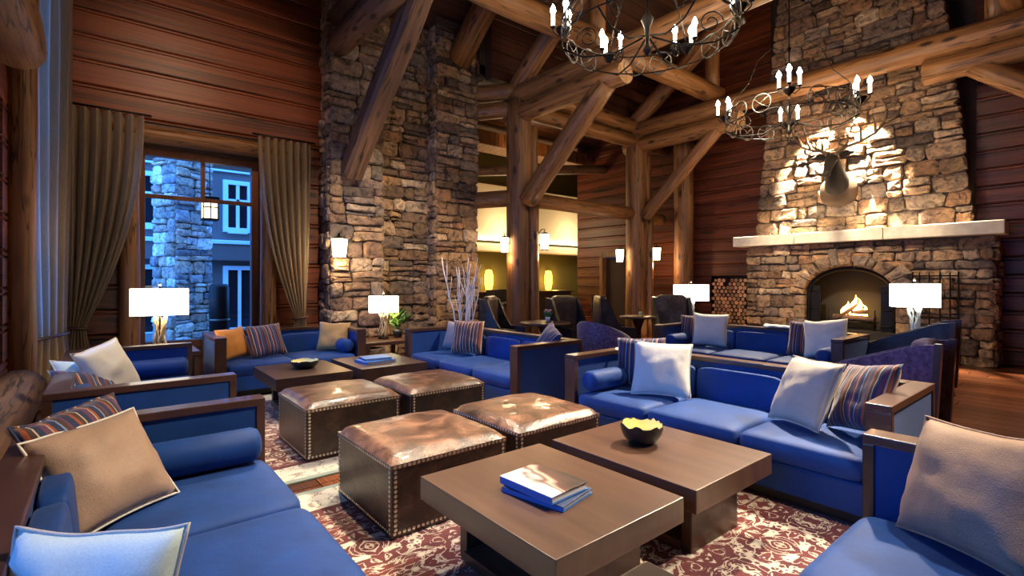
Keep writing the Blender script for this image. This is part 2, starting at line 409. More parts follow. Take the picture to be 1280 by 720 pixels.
def log(name, p0, p1, r, label=None, mat='log', parent=None, r1=None, cat='log beam', seed=None, n=14, flat=0):
    p0, p1 = Vector(p0), Vector(p1); L = (p1 - p0).length; r1 = r if r1 is None else r1
    rn = random.Random(seed if seed is not None else hash((round(p0.x, 2), round(p0.y, 2), round(p1.z, 2))) & 0xffff)
    mb = MB(); m = max(4, int(L / .35)); off = Vector((rn.random() * 50, rn.random() * 50, 0)); vs = []; fs = []
    for i in range(m + 1):
        t_ = i / m; rr = r + (r1 - r) * t_
        for k in range(n):
            a = 2 * math.pi * k / n
            q = rr * (1 + .07 * noise.noise(off + Vector((math.cos(a), math.sin(a), t_ * L * 1.1))))
            x, y = math.cos(a) * q, math.sin(a) * q
            if flat: x = max(-rr * flat, min(rr * flat, x)); y = max(-rr * flat, min(rr * flat, y))
            cx = .018 * noise.noise(off + Vector((9, 0, t_ * L * .6))); vs.append((x + cx, y - cx, t_ * L))
    for i in range(m):
        for k in range(n): fs.append((i * n + k, i * n + (k + 1) % n, (i + 1) * n + (k + 1) % n, (i + 1) * n + k))
    mb.add(vs, fs, 0, not flat)
    mb.add(vs[:n], [tuple(reversed(range(n)))], 1); mb.add(vs[-n:], [tuple(range(n))], 1)
    me = mb.mesh(name, [mat, 'log_end'])
    o = link(name, me, None, parent, p0, (p1 - p0).to_track_quat('Z', 'Y').to_euler())
    if label: tag(o, label, cat)
    return o

# ---- rubble masonry
def stone_mesh(poly, depth, rn):
    """poly: list of (u, v) about the stone's own centre; local z = outward"""
    n = len(poly); vs = [(u, v, -.03) for u, v in poly]
    dj = [depth * rn.uniform(.55, .85) for _ in poly]
    vs += [(u, v, d) for (u, v), d in zip(poly, dj)]
    vs += [(u * rn.uniform(.74, .90), v * rn.uniform(.66, .88), depth * rn.uniform(.9, 1.12)) for u, v in poly]
    vs.append((rn.uniform(-.02, .02), rn.uniform(-.01, .01), depth * rn.uniform(.98, 1.2)))
    fs = []
    for k in range(n):
        j = (k + 1) % n
        fs += [(k, j, n + j, n + k), (n + k, n + j, 2 * n + j, 2 * n + k), (2 * n + k, 2 * n + j, 3 * n)]
    return vs, fs
def masonry(parent, origin, uax, nax, edge, z0, z1, mat, course=(.15, .27), width=(.20, .52), depth=(.03, .085), skip=None, seed=1, limit=9999, part='stone', zmax_parts=99):
    """edge(z) -> (u_left, u_right); stones stand proud of the plane through origin along nax"""
    rn = random.Random(seed); uax, nax = Vector(uax), Vector(nax); vax = Vector((0, 0, 1))
    rot = Matrix((uax, vax, nax)).transposed().to_euler() if uax.cross(vax).dot(nax) > 0 else None
    if rot is None: uax = -uax; flip = True; rot = Matrix((uax, vax, nax)).transposed().to_euler()
    else: flip = False
    z = z0; cnt = 0; rest = MB()
    while z < z1 - .04:
        h = min(rn.uniform(*course), z1 - z)
        if z1 - z - h < .06: h = z1 - z
        a, b = edge(z + h / 2); u = a
        while u < b - .03:
            wd = rn.uniform(*width)
            if b - u - wd < .14: wd = b - u
            cells = [(u, u + wd, z, z + h)]
            if h > .18 and rn.random() < .4:
                c = z + h * rn.uniform(.32, .68); cells = [(u, u + wd, z, c), (u, u + wd, c, z + h)]
            for (ua, ub, za, zb) in cells:
                cu, cz = (ua + ub) / 2, (za + zb) / 2
                if skip and skip(cu, cz, (ub - ua) / 2, (zb - za) / 2): continue
                hw, hh = (ub - ua) / 2 - .008, (zb - za) / 2 - .008
                j = lambda s_: rn.uniform(-s_, s_)
                m = min(hw, hh)
                c4 = [m * rn.uniform(.12, .62) for _ in range(8)]; jj = .016
                poly = [(-hw + j(jj), -hh + c4[0]), (-hw + c4[1], -hh + j(jj)), (j(hw * .4), -hh + j(.024)), (hw - c4[2], -hh + j(jj)), (hw + j(jj), -hh + c4[3]), (hw + j(jj), hh - c4[4]), (hw - c4[5], hh + j(jj)), (j(hw * .4), hh + j(.024)), (-hw + c4[6], hh + j(jj)), (-hw + j(jj), hh - c4[7])]
                vs, fs = stone_mesh(poly, rn.uniform(*depth), rn)
                su = -cu if flip else cu
                P = Vector(origin) + uax * su + vax * cz
                cnt += 1
                if cnt <= limit and cz < zmax_parts:
                    mb = MB(); mb.add(vs, fs); mb.build(part, mat, parent, P, rot)
                else:
                    Rm = rot.to_matrix(); rest.add([P + Rm @ Vector(v) for v in vs], fs)
            u += wd
        z += h
    if rest.v:
        o = rest.build('upper_stonework', mat, parent); o['kind'] = 'stuff'
    return cnt

# ================================================================ THE SETTING
XL, XF, YB, YN = -.72, 11.6, 8.75, -2.6          # left wall, fireplace wall, window wall, wall behind the camera
def roof_z(y): return 6.35 + .65 * ((YB - y) if y > 3.35 else (y - (6.7 - YB)))

# ---- floor with separate boards
floor = struct(MB().box(XL - .2, 16.2, YN - .2, 13.4, -.12, -.02).build('floor', 'mortar'))
fb = MB().box(-.5, .5, -.5, .5, -.02, 0).mesh('floorboard', 'floor_board')
fw = .235; x = XL; rn = random.Random(3); far = MB()
while x < 15.8:
    y = YN + rn.uniform(-1.4, 0)
    while y < 13.2:
        L = rn.uniform(2.2, 3.4); a, b = max(y, YN), min(y + L, 13.2)
        if b - a > .1:
            if a < 8 and x < XF - .1:
                link('floorboard', fb, None, floor, (x + fw / 2, (a + b) / 2, 0), None, (fw - .009, b - a - .008, 1))
            else: far.box(x + .0025, x + fw - .0025, a + .0025, b - .0025, -.02, 0)
        y += L
    x += fw
o = far.build('far_floorboards', 'floor_board', floor); o['kind'] = 'stuff'

# ---- window wall (wall_back)
WIN = (.36, 1.93, .42, 3.30)
wb = wall('wall_back', 1, YB, .3, XL - .3, 6.05, -.02, 7.2, [WIN], 'shadow_wall')
boards(wb, (0, YB, 0), 0, (XL, 2.95), 0, 6.6, .335, [WIN], 'wall_board', 5)
# ---- left wall with a wide window
WIN2 = (3.2, 6.2, .82, 3.12); WIN3 = (.4, 2.1, .82, 2.55); WIN4 = (6.92, 7.62, .82, 5.2)
wl = wall('wall_left', 0, XL, -.3, YN - .3, YB + .3, -.02, 11, [WIN2, WIN3, WIN4], 'shadow_wall')
boards(wl, (XL, 0, 0), R(90), (YN, YB), 0, 7.0, .335, [WIN2, WIN3, WIN4], 'wall_board', 6)
# ---- fireplace wall with a log niche and a doorway
NICHE = (5.52, 6.42, .30, 1.58); DOOR = (8.95, 9.85, -.02, 2.08)
wf = wall('wall_fireplace', 0, XF, .3, YN - .3, 10.9, -.02, 11, [NICHE, DOOR], 'shadow_wall')
boards(wf, (XF, 0, 0), R(-90), (-10.9, -YN), 0, 9.5, .30, [(-NICHE[1], -NICHE[0], NICHE[2], NICHE[3]), (-DOOR[1] - .02, -DOOR[0] + .02, 0, 2.05), (-5.0, -1.6, 0, 11)], 'wall_board', 4.6)
# ---- wall behind the camera
wn = wall('wall_near', 1, YN, -.3, XL - .3, XF + .3, -.02, 11, [], 'shadow_wall')
boards(wn, (0, YN, 0), R(180), (-XF, -XL), 0, 6.0, .335, [], 'wall_board', 6)
# ---- wall above the column line, and the far room beyond
wh = wall('wall_header', 1, 8.02, .18, 6.0, XF + .2, 5.45, 7.6, [], 'shadow_wall')
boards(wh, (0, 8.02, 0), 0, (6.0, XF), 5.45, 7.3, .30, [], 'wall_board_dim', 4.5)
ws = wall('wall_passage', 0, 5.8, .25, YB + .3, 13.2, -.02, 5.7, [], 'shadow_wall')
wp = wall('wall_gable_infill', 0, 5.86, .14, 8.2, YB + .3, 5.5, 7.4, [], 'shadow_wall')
wbar = wall('wall_far', 1, 13.0, .2, 5.8, 16, -.02, 5.7, [], 'plaster_green')
we = wall('wall_far_end', 0, 15.6, .2, 10.8, 13.2, -.02, 5.7, [], 'plaster_green')
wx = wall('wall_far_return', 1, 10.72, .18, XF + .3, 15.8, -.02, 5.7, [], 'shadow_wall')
cbar = struct(MB().box(5.8, 16, 8.2, 13.2, 5.55, 5.75).build('ceiling_far', 'roof_board'))
rb = MB().box(0, 1, -.105, .105, -.03, 0).mesh('ceiling_board', 'roof_board')
for k in range(22):
    link('ceiling_board', rb, None, cbar, (6.05, 8.32 + k * .218, 5.55), None, (9.5, 1, 1))

# ---- roof, two slopes with boards
ce = MB()
for sgn in (1, -1):
    ye = YB + .5 if sgn > 0 else 6.7 - YB - .9; zr = roof_z(3.35)
    zz = roof_z(ye)
    ce.add([(XL - .4, 3.35, zr), (XF + .4, 3.35, zr), (XF + .4, ye, zz), (XL - .4, ye, zz), (XL - .4, 3.35, zr + .2), (XF + .4, 3.35, zr + .2), (XF + .4, ye, zz + .2), (XL - .4, ye, zz + .2)],
           [(0, 1, 2, 3), (4, 7, 6, 5), (0, 4, 5, 1), (1, 5, 6, 2), (2, 6, 7, 3), (3, 7, 4, 0)])
ceil = struct(ce.build('ceiling', 'roof_board'))
sl = math.atan(.65)
rb2 = MB().box(0, 1, -.137, .137, -.028, -.002).mesh('roof_board', 'roof_board')
for sgn in (1, -1):
    s = .15
    while s < (6.5 if sgn > 0 else 7.2):
        y = 3.35 + sgn * s * math.cos(sl); z = roof_z(3.35) - s * math.sin(sl)
        link('roof_board', rb2, None, ceil, (XL, y, z), (-sl * sgn, 0, 0), (XF - XL, 1, 1)); s += .28

# ---- window_1: dark timber frame, muntins, three panes; log posts and lintel
def pane_window(name, axis, pos, u0, u1, z0, z1, vs, hs, fr=.085, dp=.12, logs=None, mun=.028):
    root = bpy.data.objects.new(name, None); col.objects.link(root); struct(root)
    root.location = (((u0 + u1) / 2, pos, z0) if axis == 1 else (pos, (u0 + u1) / 2, z0))
    ox, oy, oz = root.location
    def bx(n, a, b, c, d, p0, p1, mat, ch=.006):
        mb = MB()
        if axis == 1: mb.box(a - ox, b - ox, p0, p1, c - oz, d - oz, ch)
        else: mb.box(p0, p1, a - oy, b - oy, c - oz, d - oz, ch)
        return mb.build(n, mat, root)
    bx('window_jamb', u0, u0 + fr, z0, z1, -dp / 2, dp / 2, 'window_wood'); bx('window_jamb', u1 - fr, u1, z0, z1, -dp / 2, dp / 2, 'window_wood')
    bx('window_head', u0 + fr, u1 - fr, z1 - fr, z1, -dp / 2, dp / 2, 'window_wood'); bx('window_sill', u0 + fr, u1 - fr, z0, z0 + fr, -dp / 2 - .05, dp / 2, 'window_wood')
    us = [u0 + fr] + vs + [u1 - fr]; zs = [z0 + fr] + hs + [z1 - fr]
    for h in hs: bx('transom_bar', u0 + fr, u1 - fr, h - mun, h + mun, -.035, .035, 'window_wood', .004)
    for v_ in vs:
        bx('muntin', v_ - mun, v_ + mun, (hs[-1] if hs else z0 + fr) + mun, z1 - fr, -.035, .035, 'window_wood', .004)
    lower = [(u0 + fr, u1 - fr, z0 + fr, hs[0] - mun)] if hs else []
    for i in range(len(us) - 1): lower.append((us[i] + (mun if i else 0), us[i + 1] - (mun if i < len(us) - 2 else 0), (hs[-1] if hs else z0 + fr) + mun, z1 - fr))
    for a, b, c, d in lower: bx('pane', a, b, c, d, -.004, .004, 'glass', 0)
    return root
w1 = pane_window('window_1', 1, YB + .12, *WIN, [1.17], [2.62], .10)
log('log_post', (.27 - 1.145, -.26, -.42), (.27 - 1.145, -.26, 2.95), .12, parent=w1)
log('log_post', (2.03 - 1.145, -.26, -.42), (2.03 - 1.145, -.26, 2.95), .12, parent=w1)
log('log_lintel', (-1.15, -.28, 3.02), (1.2, -.28, 3.02), .115, parent=w1)
w2 = pane_window('window_2', 0, XL - .1, *WIN2, [4.7], [2.5], .16, .2)
w3 = pane_window('window_3', 0, XL - .1, *WIN3, [1.25], [2.05], .12, .2)
w4 = pane_window('window_4', 0, XL - .1, *WIN4, [], [2.6], .05, .2)
log('log_header', (.24, -6.0, 2.60), (.24, 1.33, 2.60), .20, parent=w2)
log('log_sill', (.22, -6.0, -.42), (.22, 1.57, -.42), .20, parent=w2, mat='log_dark')
log('log_post', (.20, 1.93, -.82), (.20, 1.93, 4.9), .13, parent=w2)
# ---- door_1 : doorway with pale lit casing
d1 = bpy.data.objects.new('door_1', None); col.objects.link(d1); struct(d1); d1.location = (XF, 9.4, 0)
MB().box(.10, .15, -.44, .44, 0, 2.06, .004).build('door_leaf', 'shadow_wall', d1)
for s in (-1, 1): MB().box(-.08, .1, s * .45 - .06 + s * .05, s * .45 + .06 + s * .05, 0, 2.12, .006).build('door_casing', 'log', d1)
MB().box(-.08, .1, -.56, .56, 2.08, 2.22, .006).build('door_head', 'log', d1)
MB().tube([(.10, .35, 1.0), (.05, .35, 1.0), (.05, .27, 1.0)], .012).build('door_handle', 'iron', d1)

# ================================================================ STONE
# ---- stone pier of the window wall: two projecting piers and a recess between
sp = thing('stone_pier', 'tall rubble stone pier between window curtain and log columns', 'stone wall', (4.4, 8.4, 0))
core = MB()
core.box(2.93 - 4.4, 3.83 - 4.4, -.04, .345, 0, 6.5); core.box(3.83 - 4.4, 4.95 - 4.4, .30, .345, 0, 6.3); core.box(4.95 - 4.4, 5.88 - 4.4, -.04, .345, 0, 6.5)
core.build('mortar_core', 'mortar', sp)
masonry(sp, (0, -.05, 0), (1, 0, 0), (0, -1, 0), lambda z: (2.90 - 4.4, 3.86 - 4.4), 0, 6.3, 'stone_cool', (.14, .33), (.20, .56), (.03, .11), seed=11, zmax_parts=6.3)
masonry(sp, (0, .29, 0), (1, 0, 0), (0, -1, 0), lambda z: (3.86 - 4.4, 4.94 - 4.4), 0, 6.3, 'stone_warm', (.14, .33), (.20, .56), (.03, .11), seed=12, zmax_parts=6.3)
masonry(sp, (0, -.05, 0), (1, 0, 0), (0, -1, 0), lambda z: (4.92 - 4.4, 5.90 - 4.4), 0, 6.3, 'stone_warm', (.14, .33), (.20, .56), (.03, .11), seed=13, zmax_parts=6.3)
masonry(sp, (2.93 - 4.4, 0, 0), (0, 1, 0), (-1, 0, 0), lambda z: (-.07, .36), 0, 6.3, 'stone_cool', (.17, .30), (.18, .3), seed=14, zmax_parts=6.3)
masonry(sp, (4.95 - 4.4, 0, 0), (0, 1, 0), (-1, 0, 0), lambda z: (-.07, .36), 0, 6.3, 'stone_cool', (.17, .30), (.18, .3), seed=15, zmax_parts=6.3)
# ---- fireplace
FX = 11.0; FC = 3.33
fp = thing('stone_fireplace', 'massive rubble stone fireplace and tapering chimney with pale mantel', 'fireplace', (FX, FC, 0))
AH, AS, AR = .74, 1.12, .54                                   # arch half width, springing, rise
def arch(u): return AS + AR * math.sqrt(max(0, 1 - (u / AH) ** 2))
core = MB()
core.box(.03, .6, -2.0, -AH - .05, 0, 2.14); core.box(.03, .6, AH + .05, 1.9, 0, 2.14); core.box(.03, .6, -AH - .05, AH + .05, AS + AR + .06, 2.14)
zt = 9.2
def half(z): return 1.78 - .092 * (z - 2.35)
core.add([(.13, -half(2.3) + .02, 2.14), (.13, half(2.3) - .02, 2.14), (.13, half(zt) - .02, zt), (.13, -half(zt) + .02, zt), (.6, -half(2.3) + .02, 2.14), (.6, half(2.3) - .02, 2.14), (.6, half(zt) - .02, zt), (.6, -half(zt) + .02, zt)],
         [(0, 1, 2, 3), (7, 6, 5, 4), (0, 4, 5, 1), (1, 5, 6, 2), (2, 6, 7, 3), (3, 7, 4, 0)])
# spandrel behind the voussoirs
NS = 20
pts = [(-AH - .06, AS + AR + .07)] + [(-AH - .06, AS)] + [(AH * math.sin(-math.pi / 2 + math.pi * i / NS), AS + AR * math.cos(-math.pi / 2 + math.pi * i / NS)) for i in range(NS + 1)] + [(AH + .06, AS), (AH + .06, AS + AR + .07)]
core.prism(pts, 0, .03, .25)
core.build('mortar_core', 'mortar', fp)
def near_arch(u, z, hw, hh):
    if abs(u) < AH + .06 + hw * .6 and z < AS + .1: return abs(u) - hw * .55 < AH
    if z >= AS:
        e = math.hypot(u / (AH + .10 + hw * .45), max(0, z - AS) / (AR + .10 + hh * .6)); return e < 1
    return False
masonry(fp, (.02, 0, 0), (0, 1, 0), (-1, 0, 0), lambda z: (-2.03, 1.93), 0, 2.13, 'stone_warm', (.12, .30), (.16, .54), (.03, .11), seed=21, skip=near_arch)
masonry(fp, (.12, 0, 0), (0, 1, 0), (-1, 0, 0), lambda z: (-half(z), half(z)), 2.33, zt, 'stone_warm', (.12, .32), (.17, .60), (.03, .12), seed=22, zmax_parts=6.9)
masonry(fp, (0, -2.0, 0), (1, 0, 0), (0, -1, 0), lambda z: (.0, .6), 0, 2.13, 'stone_warm', (.17, .3), (.2, .4), seed=23)
masonry(fp, (0, 0, 0), (1, 0, 0), (0, -1, 0), lambda z: (.12, .6), 2.33, 2.35, 'stone_warm', seed=24)
for i in range(13):                                           # voussoirs
    a = math.pi * (i + .5) / 13
    rn = random.Random(40 + i); poly = []
    for da, rr in ((-.5, 0), (.5, 0), (.5, 1), (-.5, 1)):
        aa = a + da * math.pi / 13 * .95 + .05 * math.sin(i * 2.3 + da * 2); k = 1 + 0.0; ext = (.25 + (.12 if i in (2, 7) else 0) + (-.06 if i in (4, 9) else 0) + rn.uniform(-.05, .05)) * rr
        poly.append((-(AH + .02 + ext) * math.cos(aa), AS + (AR + .02 + ext) * math.sin(aa)))
    cu = sum(p[0] for p in poly) / 4; cz = sum(p[1] for p in poly) / 4
    vs, fs = stone_mesh([(-(u - cu), z - cz) for u, z in poly][::-1], .13, rn)
    mb = MB(); mb.add(vs, fs); mb.build('arch_stone', 'stone_warm', fp, (.02, cu, cz), Matrix(((0, -1, 0), (0, 0, 1), (-1, 0, 0))).transposed().to_euler())
for s in (-1, 1):                                             # dressed jamb stones
    zz = 0
    for k, h in enumerate((.34, .30, .26, .20)):
        MB().box(-.06, .2, min(s * (AH + .01), s * (AH + .21)), max(s * (AH + .01), s * (AH + .21)), zz + .008, zz + h, .02).build('jamb_stone', 'stone_warm', fp); zz += h
for a, b in ((-2.17, -.62), (-.61, .86), (.87, 2.12)):
    MB().box(-.27, .2, a, b, 2.135, 2.345, .014).build('mantel_slab', 'mantel_stone', fp)
MB().box(-.55, .0, -1.6, 1.6, 0, .07, .015).build('hearth_slab', 'mantel_stone', fp)
fbx = MB(); fbx.box(.55, .58, -.8, .8, 0, 1.8); fbx.box(.1, .56, -.80, -.76, 0, 1.8); fbx.box(.1, .56, .76, .80, 0, 1.8); fbx.box(-.04, .56, -AH, AH, .0, .45); fbx.box(.26, .56, -.8, .8, 1.72, 1.8)
fbx.build('firebox_lining', 'firebox', fp)
arc = [(.06, -AH + .03, .07)] + [(.06, (AH - .03) * math.sin(-math.pi / 2 + math.pi * i / 18), AS + (AR - .03) * math.cos(-math.pi / 2 + math.pi * i / 18)) for i in range(19)] + [(.06, AH - .03, .07)]
MB().tube(arc, .035, 8).build('iron_arch_frame', 'iron', fp)
for s in (-1, 1):
    MB().box(.07, .09, min(s * .71, s * .50), max(s * .71, s * .50), .46, 1.30, .004).build('iron_side_door', 'iron', fp)
    for zq in (.55, .85, 1.2): MB().tube([(.055, s * .69, zq), (.055, s * .52, zq)], .012, 6).build('door_strap', 'iron', fp)
gr = MB()
for k in range(9): gr.tube([(.16, -.36 + k * .09, .20), (.44, -.36 + k * .09, .20)], .012, 6)
gr.tube([(.16, -.4, .20), (.16, .4, .20)], .016, 6); gr.tube([(.16, -.38, .06), (.16, -.38, .44)], .016, 6); gr.tube([(.16, .38, .06), (.16, .38, .44)], .016, 6)
gr.v = [(a, b, c + .40) for a, b, c in gr.v]; gr.build('fire_grate', 'iron', fp)
def flame(parent, x, y, z, h, r, lean):
    mb = MB(); pts = []; rs = []
    for i in range(8):
        q = i / 7; pts.append((x + .02 * math.sin(q * 5), y + lean * q * q + .03 * math.sin(q * 6 + y * 9), z + h * q)); rs.append(max(.004, r * math.sin(math.pi * min(1, q * .85 + .18)) ** .8 * (1 - q * .55)))
    rs[-1] = .003
    mb.tube(pts, rs, 8); return mb
for i, (y, h, r, ln) in enumerate(((-.16, .22, .05, .06), (-.05, .34, .07, .03), (.08, .40, .075, -.05), (.20, .27, .06, -.06), (.0, .2, .06, .1))):
    mb = flame(fp, 0, 0, 0, h, r, ln); mb.build('flame', 'flame', fp, (.26 + .03 * (i % 3), -.06 + y, .72))
fire_logs = [((.22, -.38, .27), (.26, .28, .29), .055), ((.36, -.30, .27), (.34, .36, .28), .06), ((.22, -.25, .40), (.38, .22, .36), .048), ((.20, .24, .26), (.33, -.12, .56), .035)]
for i, (a, b, r) in enumerate(fire_logs):
    o = log('fire_log', Vector(a) + Vector((FX, FC, .40)), Vector(b) + Vector((FX, FC, .40)), r, ['charred log lying at the front of the fire grate', 'charred log lying at the back of the fire grate', 'charred log crossing over the two lower fire logs', 'thin charred log standing slanted in the flames'][i], 'bark', cat='firewood', n=10)
plight('fire_glow', (FX + .10, FC - .02, .98), 4, (1, .45, .14), .12)
# ---- fire tools rack on the stone face
rk = thing('fire_tool_rack', 'black iron fire tool rack on stones right of the fire arch', 'tool rack', (FX - .12, 2.02, 0))
mb = MB()
for zq in (.78, 1.10, 1.48): mb.tube([(0, -.30, zq), (0, .30, zq)], .012, 6)
for yq in (-.30, .30): mb.tube([(0, yq, .02), (0, yq, 1.55)], .013, 6); mb.tube([(-.1, yq, .01), (.08, yq, .01)], .013, 6)
mb.build('frame', 'iron', rk)
for k, yq in enumerate((-.2, -.07, .07, .2)):
    mb = MB(); mb.tube([(-.03, yq, .32), (-.03, yq, 1.44), (-.05, yq, 1.50), (-.02, yq, 1.54)], .010, 6)
    if k == 0: mb.box(-.05, -.01, yq - .07, yq + .07, .24, .40, .01)
    elif k == 1: mb.lathe([(.0, .2), (.05, .21), (.06, .34), (.02, .38)], 8, cx=-.03, cy=yq)
    else: mb.tube([(-.03, yq, .33), (-.06, yq + .03, .36), (-.04, yq + .05, .42)], .010, 6)
    mb.build(['shovel', 'brush', 'poker', 'poker'][k], 'iron', rk)
# ---- firewood niche
nb = MB(); nb.box(XF + .28, XF + .32, NICHE[0] - .05, NICHE[1] + .05, .25, 1.62); nb.box(XF - .0, XF + .3, NICHE[0] - .03, NICHE[0], .27, 1.61); nb.box(XF, XF + .3, NICHE[1], NICHE[1] + .03, .27, 1.61)
nb.box(XF - .04, XF + .3, NICHE[0], NICHE[1], .25, .30); nb.box(XF, XF + .3, NICHE[0], NICHE[1], 1.58, 1.62)
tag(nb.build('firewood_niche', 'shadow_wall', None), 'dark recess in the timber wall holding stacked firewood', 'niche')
fwm = [MB().tube([(0, 0, 0), (-.30, 0, 0)], 1.0, 9, mi=0, capmi=1).mesh('firewood', ['bark', 'log_cut'])]
rn = random.Random(5); z = .30; row = 0
ORD = 'first second third fourth fifth sixth seventh eighth ninth tenth eleventh twelfth thirteenth'.split()
while z < 1.36:
    y = NICHE[0] + .055 + (.045 if row % 2 else 0); spots_ = []
    while y < NICHE[1] - .045:
        r = rn.uniform(.038, .050); y += r * .1
        if z > 1.18 and rn.random() < .3: y += .1; continue
        spots_.append((y, r)); y += .098
    for k, (y, r) in enumerate(sorted(spots_, reverse=True)):
        o = link('firewood', fwm[0], None, None, (XF + .27 - rn.uniform(0, .04), y, z + .046), (rn.uniform(0, 6), 0, 0), (1, r, r))
        tag(o, 'stacked firewood log, %s from left in the %s row from the bottom' % (ORD[k], ORD[row]), 'firewood', 'firewood stacked in the niche')
    z += .088; row += 1

# ---- elk head mount
ek = thing('elk_head', 'mounted elk head with wide antlers on the chimney above mantel', 'elk head', (FX + .06, 3.50, 3.15))
def skin(name, verts, edges, rad, mat, parent, sub=2):
    me = bpy.data.meshes.new(name); me.from_pydata(verts, edges, []); me.materials.append(M[mat])
    o = link(name, me, None, parent); md = o.modifiers.new('skin', 'SKIN')
    for i, sv in enumerate(me.skin_vertices[0].data):
        sv.radius = rad[i]; sv.use_root = (i == 0)
    sd = o.modifiers.new('sub', 'SUBSURF'); sd.levels = sub; sd.render_levels = sub
    dg = bpy.context.evaluated_depsgraph_get(); m2 = bpy.data.meshes.new_from_object(o.evaluated_get(dg)); o.modifiers.clear(); o.data = m2
    for p in m2.polygons: p.use_smooth = True
    return o
skin('head', [(.08, 0, .0), (-.10, 0, .12), (-.20, 0, .30), (-.30, .0, .46), (-.36, 0, .58), (-.46, 0, .50), (-.55, 0, .38), (-.62, 0, .27), (-.655, 0, .215)], [(i, i + 1) for i in range(8)],
     [(.27, .27), (.24, .24), (.175, .175), (.125, .13), (.115, .115), (.115, .105), (.080, .080), (.072, .068), (.045, .05)], 'elk_fur', ek)
hd = ek.children[0]
MB().sup((-.645, 0, .235), (.062, .066, .06), .9, .9, 14, 8).build('muzzle', 'elk_muzzle', hd)
MB().sup((-.02, 0, -.02), (.14, .33, .30), .8, .9, 20, 10).build('shoulder_ruff', 'elk_ruff', ek)
for s in (-1, 1):
    skin('ear', [(-.33, s * .10, .60), (-.34, s * .23, .63), (-.35, s * .37, .62)], [(0, 1), (1, 2)], [(.035, .04), (.03, .075), (.01, .012)], 'elk_fur', ek, 1)
    MB().sup((-.49, s * .112, .52), (.022, .016, .024), 1, 1, 10, 6).build('eye', 'black', hd)
    MB().sup((-.688, s * .03, .235), (.012, .012, .014), 1, 1, 8, 6).build('nostril', 'black', hd)
    an = MB()
    beam = [(-.36, s * .07, .64), (-.30, s * .20, .76), (-.20, s * .42, .84), (-.12, s * .62, .96), (-.10, s * .76, 1.14), (-.14, s * .80, 1.36), (-.22, s * .74, 1.54)]
    an.tube(beam, [.042, .040, .037, .033, .028, .022, .006], 8)
    for p, tip, b in ((1, (-.52, s * .16, 1.00), (-.43, s * .14, .80)), (1, (-.56, s * .30, .96), (-.46, s * .29, .81)), (2, (-.42, s * .44, 1.16), (-.33, s * .45, .98)), (3, (-.30, s * .62, 1.26), (-.22, s * .64, 1.10)), (4, (-.06, s * .98, 1.26), (-.06, s * .89, 1.18)), (5, (-.06, s * .98, 1.50), (-.09, s * .91, 1.42))):
        an.tube([beam[p], b, tip], [.030, .021, .004], 7)
    an.build('antler', 'antler', ek)

# ================================================================ LOG FRAME
CX1, CX2, CY = 6.48, 10.30, 7.70
def column(loc, label, h=5.0):
    t_ = thing('log_column', label, 'column', loc)
    log('main_log', (0, 0, 0), (0, 0, h), .27, parent=t_, r1=.25)
    log('side_log', (.25, -.12, 0), (.25, -.12, h - .5), .12, parent=t_)
    log('side_log', (.16, -.27, 0), (.16, -.27, 2.9), .10, parent=t_)
    return t_
column((CX1, CY, 0), 'clustered log column between stone pier and leather wing chairs')
column((CX2, CY, 0), 'clustered log column nearest the firewood niche, lantern on its right')
log('log_column', (XF - .3, 7.0, 0), (XF - .3, 7.0, 5.0), .24, 'single log post standing against the timber wall left of firewood', cat='column')
log('log_column', (CX2, -1.0, 0), (CX2, -1.0, 5.0), .27, 'log post near the right end of the fireplace wall', cat='column')
BN = ['window-side', 'middle', 'fireplace-side']
for i, X in enumerate((3.25, CX1, CX2)):
    where = ['in front of the left stone pier', 'behind the large chandelier', 'in front of the chimney'][i]
    yend = 8.3 if i == 0 else 8.0
    log('tie_beam', (X - (.22 if i == 0 else 0), YN, 5.13 + (.2 if i == 0 else 0)), (X - (.22 if i == 0 else 0), yend, 5.13 + (.2 if i == 0 else 0)), .20, 'long horizontal log tie beam running %s' % where, 'log' if i else 'log_dark')
    if i == 0: log('corbel_log', (X - .12, 6.3, 5.78), (X - .12, 8.35, 5.78), .25, 'thick dark log set into the left stone pier top', 'log_dark')
    else: log('corbel_log', (X, 5.05, 4.75), (X, 8.0, 4.75), .19, 'short corbel log under tie beam above the %s brace' % ['', 'dark middle', 'knotted right'][i])
    if i == 2: log('corbel_log', (X, YN, 4.75), (X, 2.05, 4.75), .19, 'corbel log with cut end under beam right of chimney')
    if i == 0: log('log_brace', (X - .02, 8.25, 3.20), (X + .26, 5.0, 6.75), .215, 'big squared dark log brace leaning against stone pier', 'log_dark', flat=.82)
    else: log('log_brace', (X, 7.45, 2.98), (X, 5.35 + .1 * i, 4.70), .19 if i == 1 else .155, ['', 'diagonal log brace rising from the left log column', 'diagonal knotted log brace rising beside the chimney wall'][i])
    if i == 2: log('log_brace', (X, -.75, 2.9), (X, 1.45, 4.68), .155, 'diagonal log brace at the right edge below corbel')
    if i: 
        log('king_post', (X + .12, 5.75, 5.65), (X + .12, 5.75, 8.1), .15, 'upright log post above the %s tie beam, window side' % BN[i], cat='log post')
        log('king_post', (X + .12, 1.2, 5.3), (X + .12, 1.2, 7.8), .15, 'upright log post above the %s tie beam, right side' % BN[i], cat='log post')
        log('rafter', (X, 7.85, 5.25), (X, 3.5, 8.3), .19, 'sloping log rafter above the %s log column' % ['', 'left', 'right'][i])
    else:
        log('rafter', (5.45, 8.35, 5.75), (5.6, 6.2, 7.7), .24, 'sloping log rafter rising from the right stone pier top')
log('purlin', (XL, 5.75, 5.52), (CX2 + .32, 5.75, 5.52), .20, 'long bright log purlin passing behind the large chandelier')
log('purlin', (4.0, .95, 5.52), (CX2 + .32, .95, 5.52), .20, 'log purlin end showing at the top right corner')
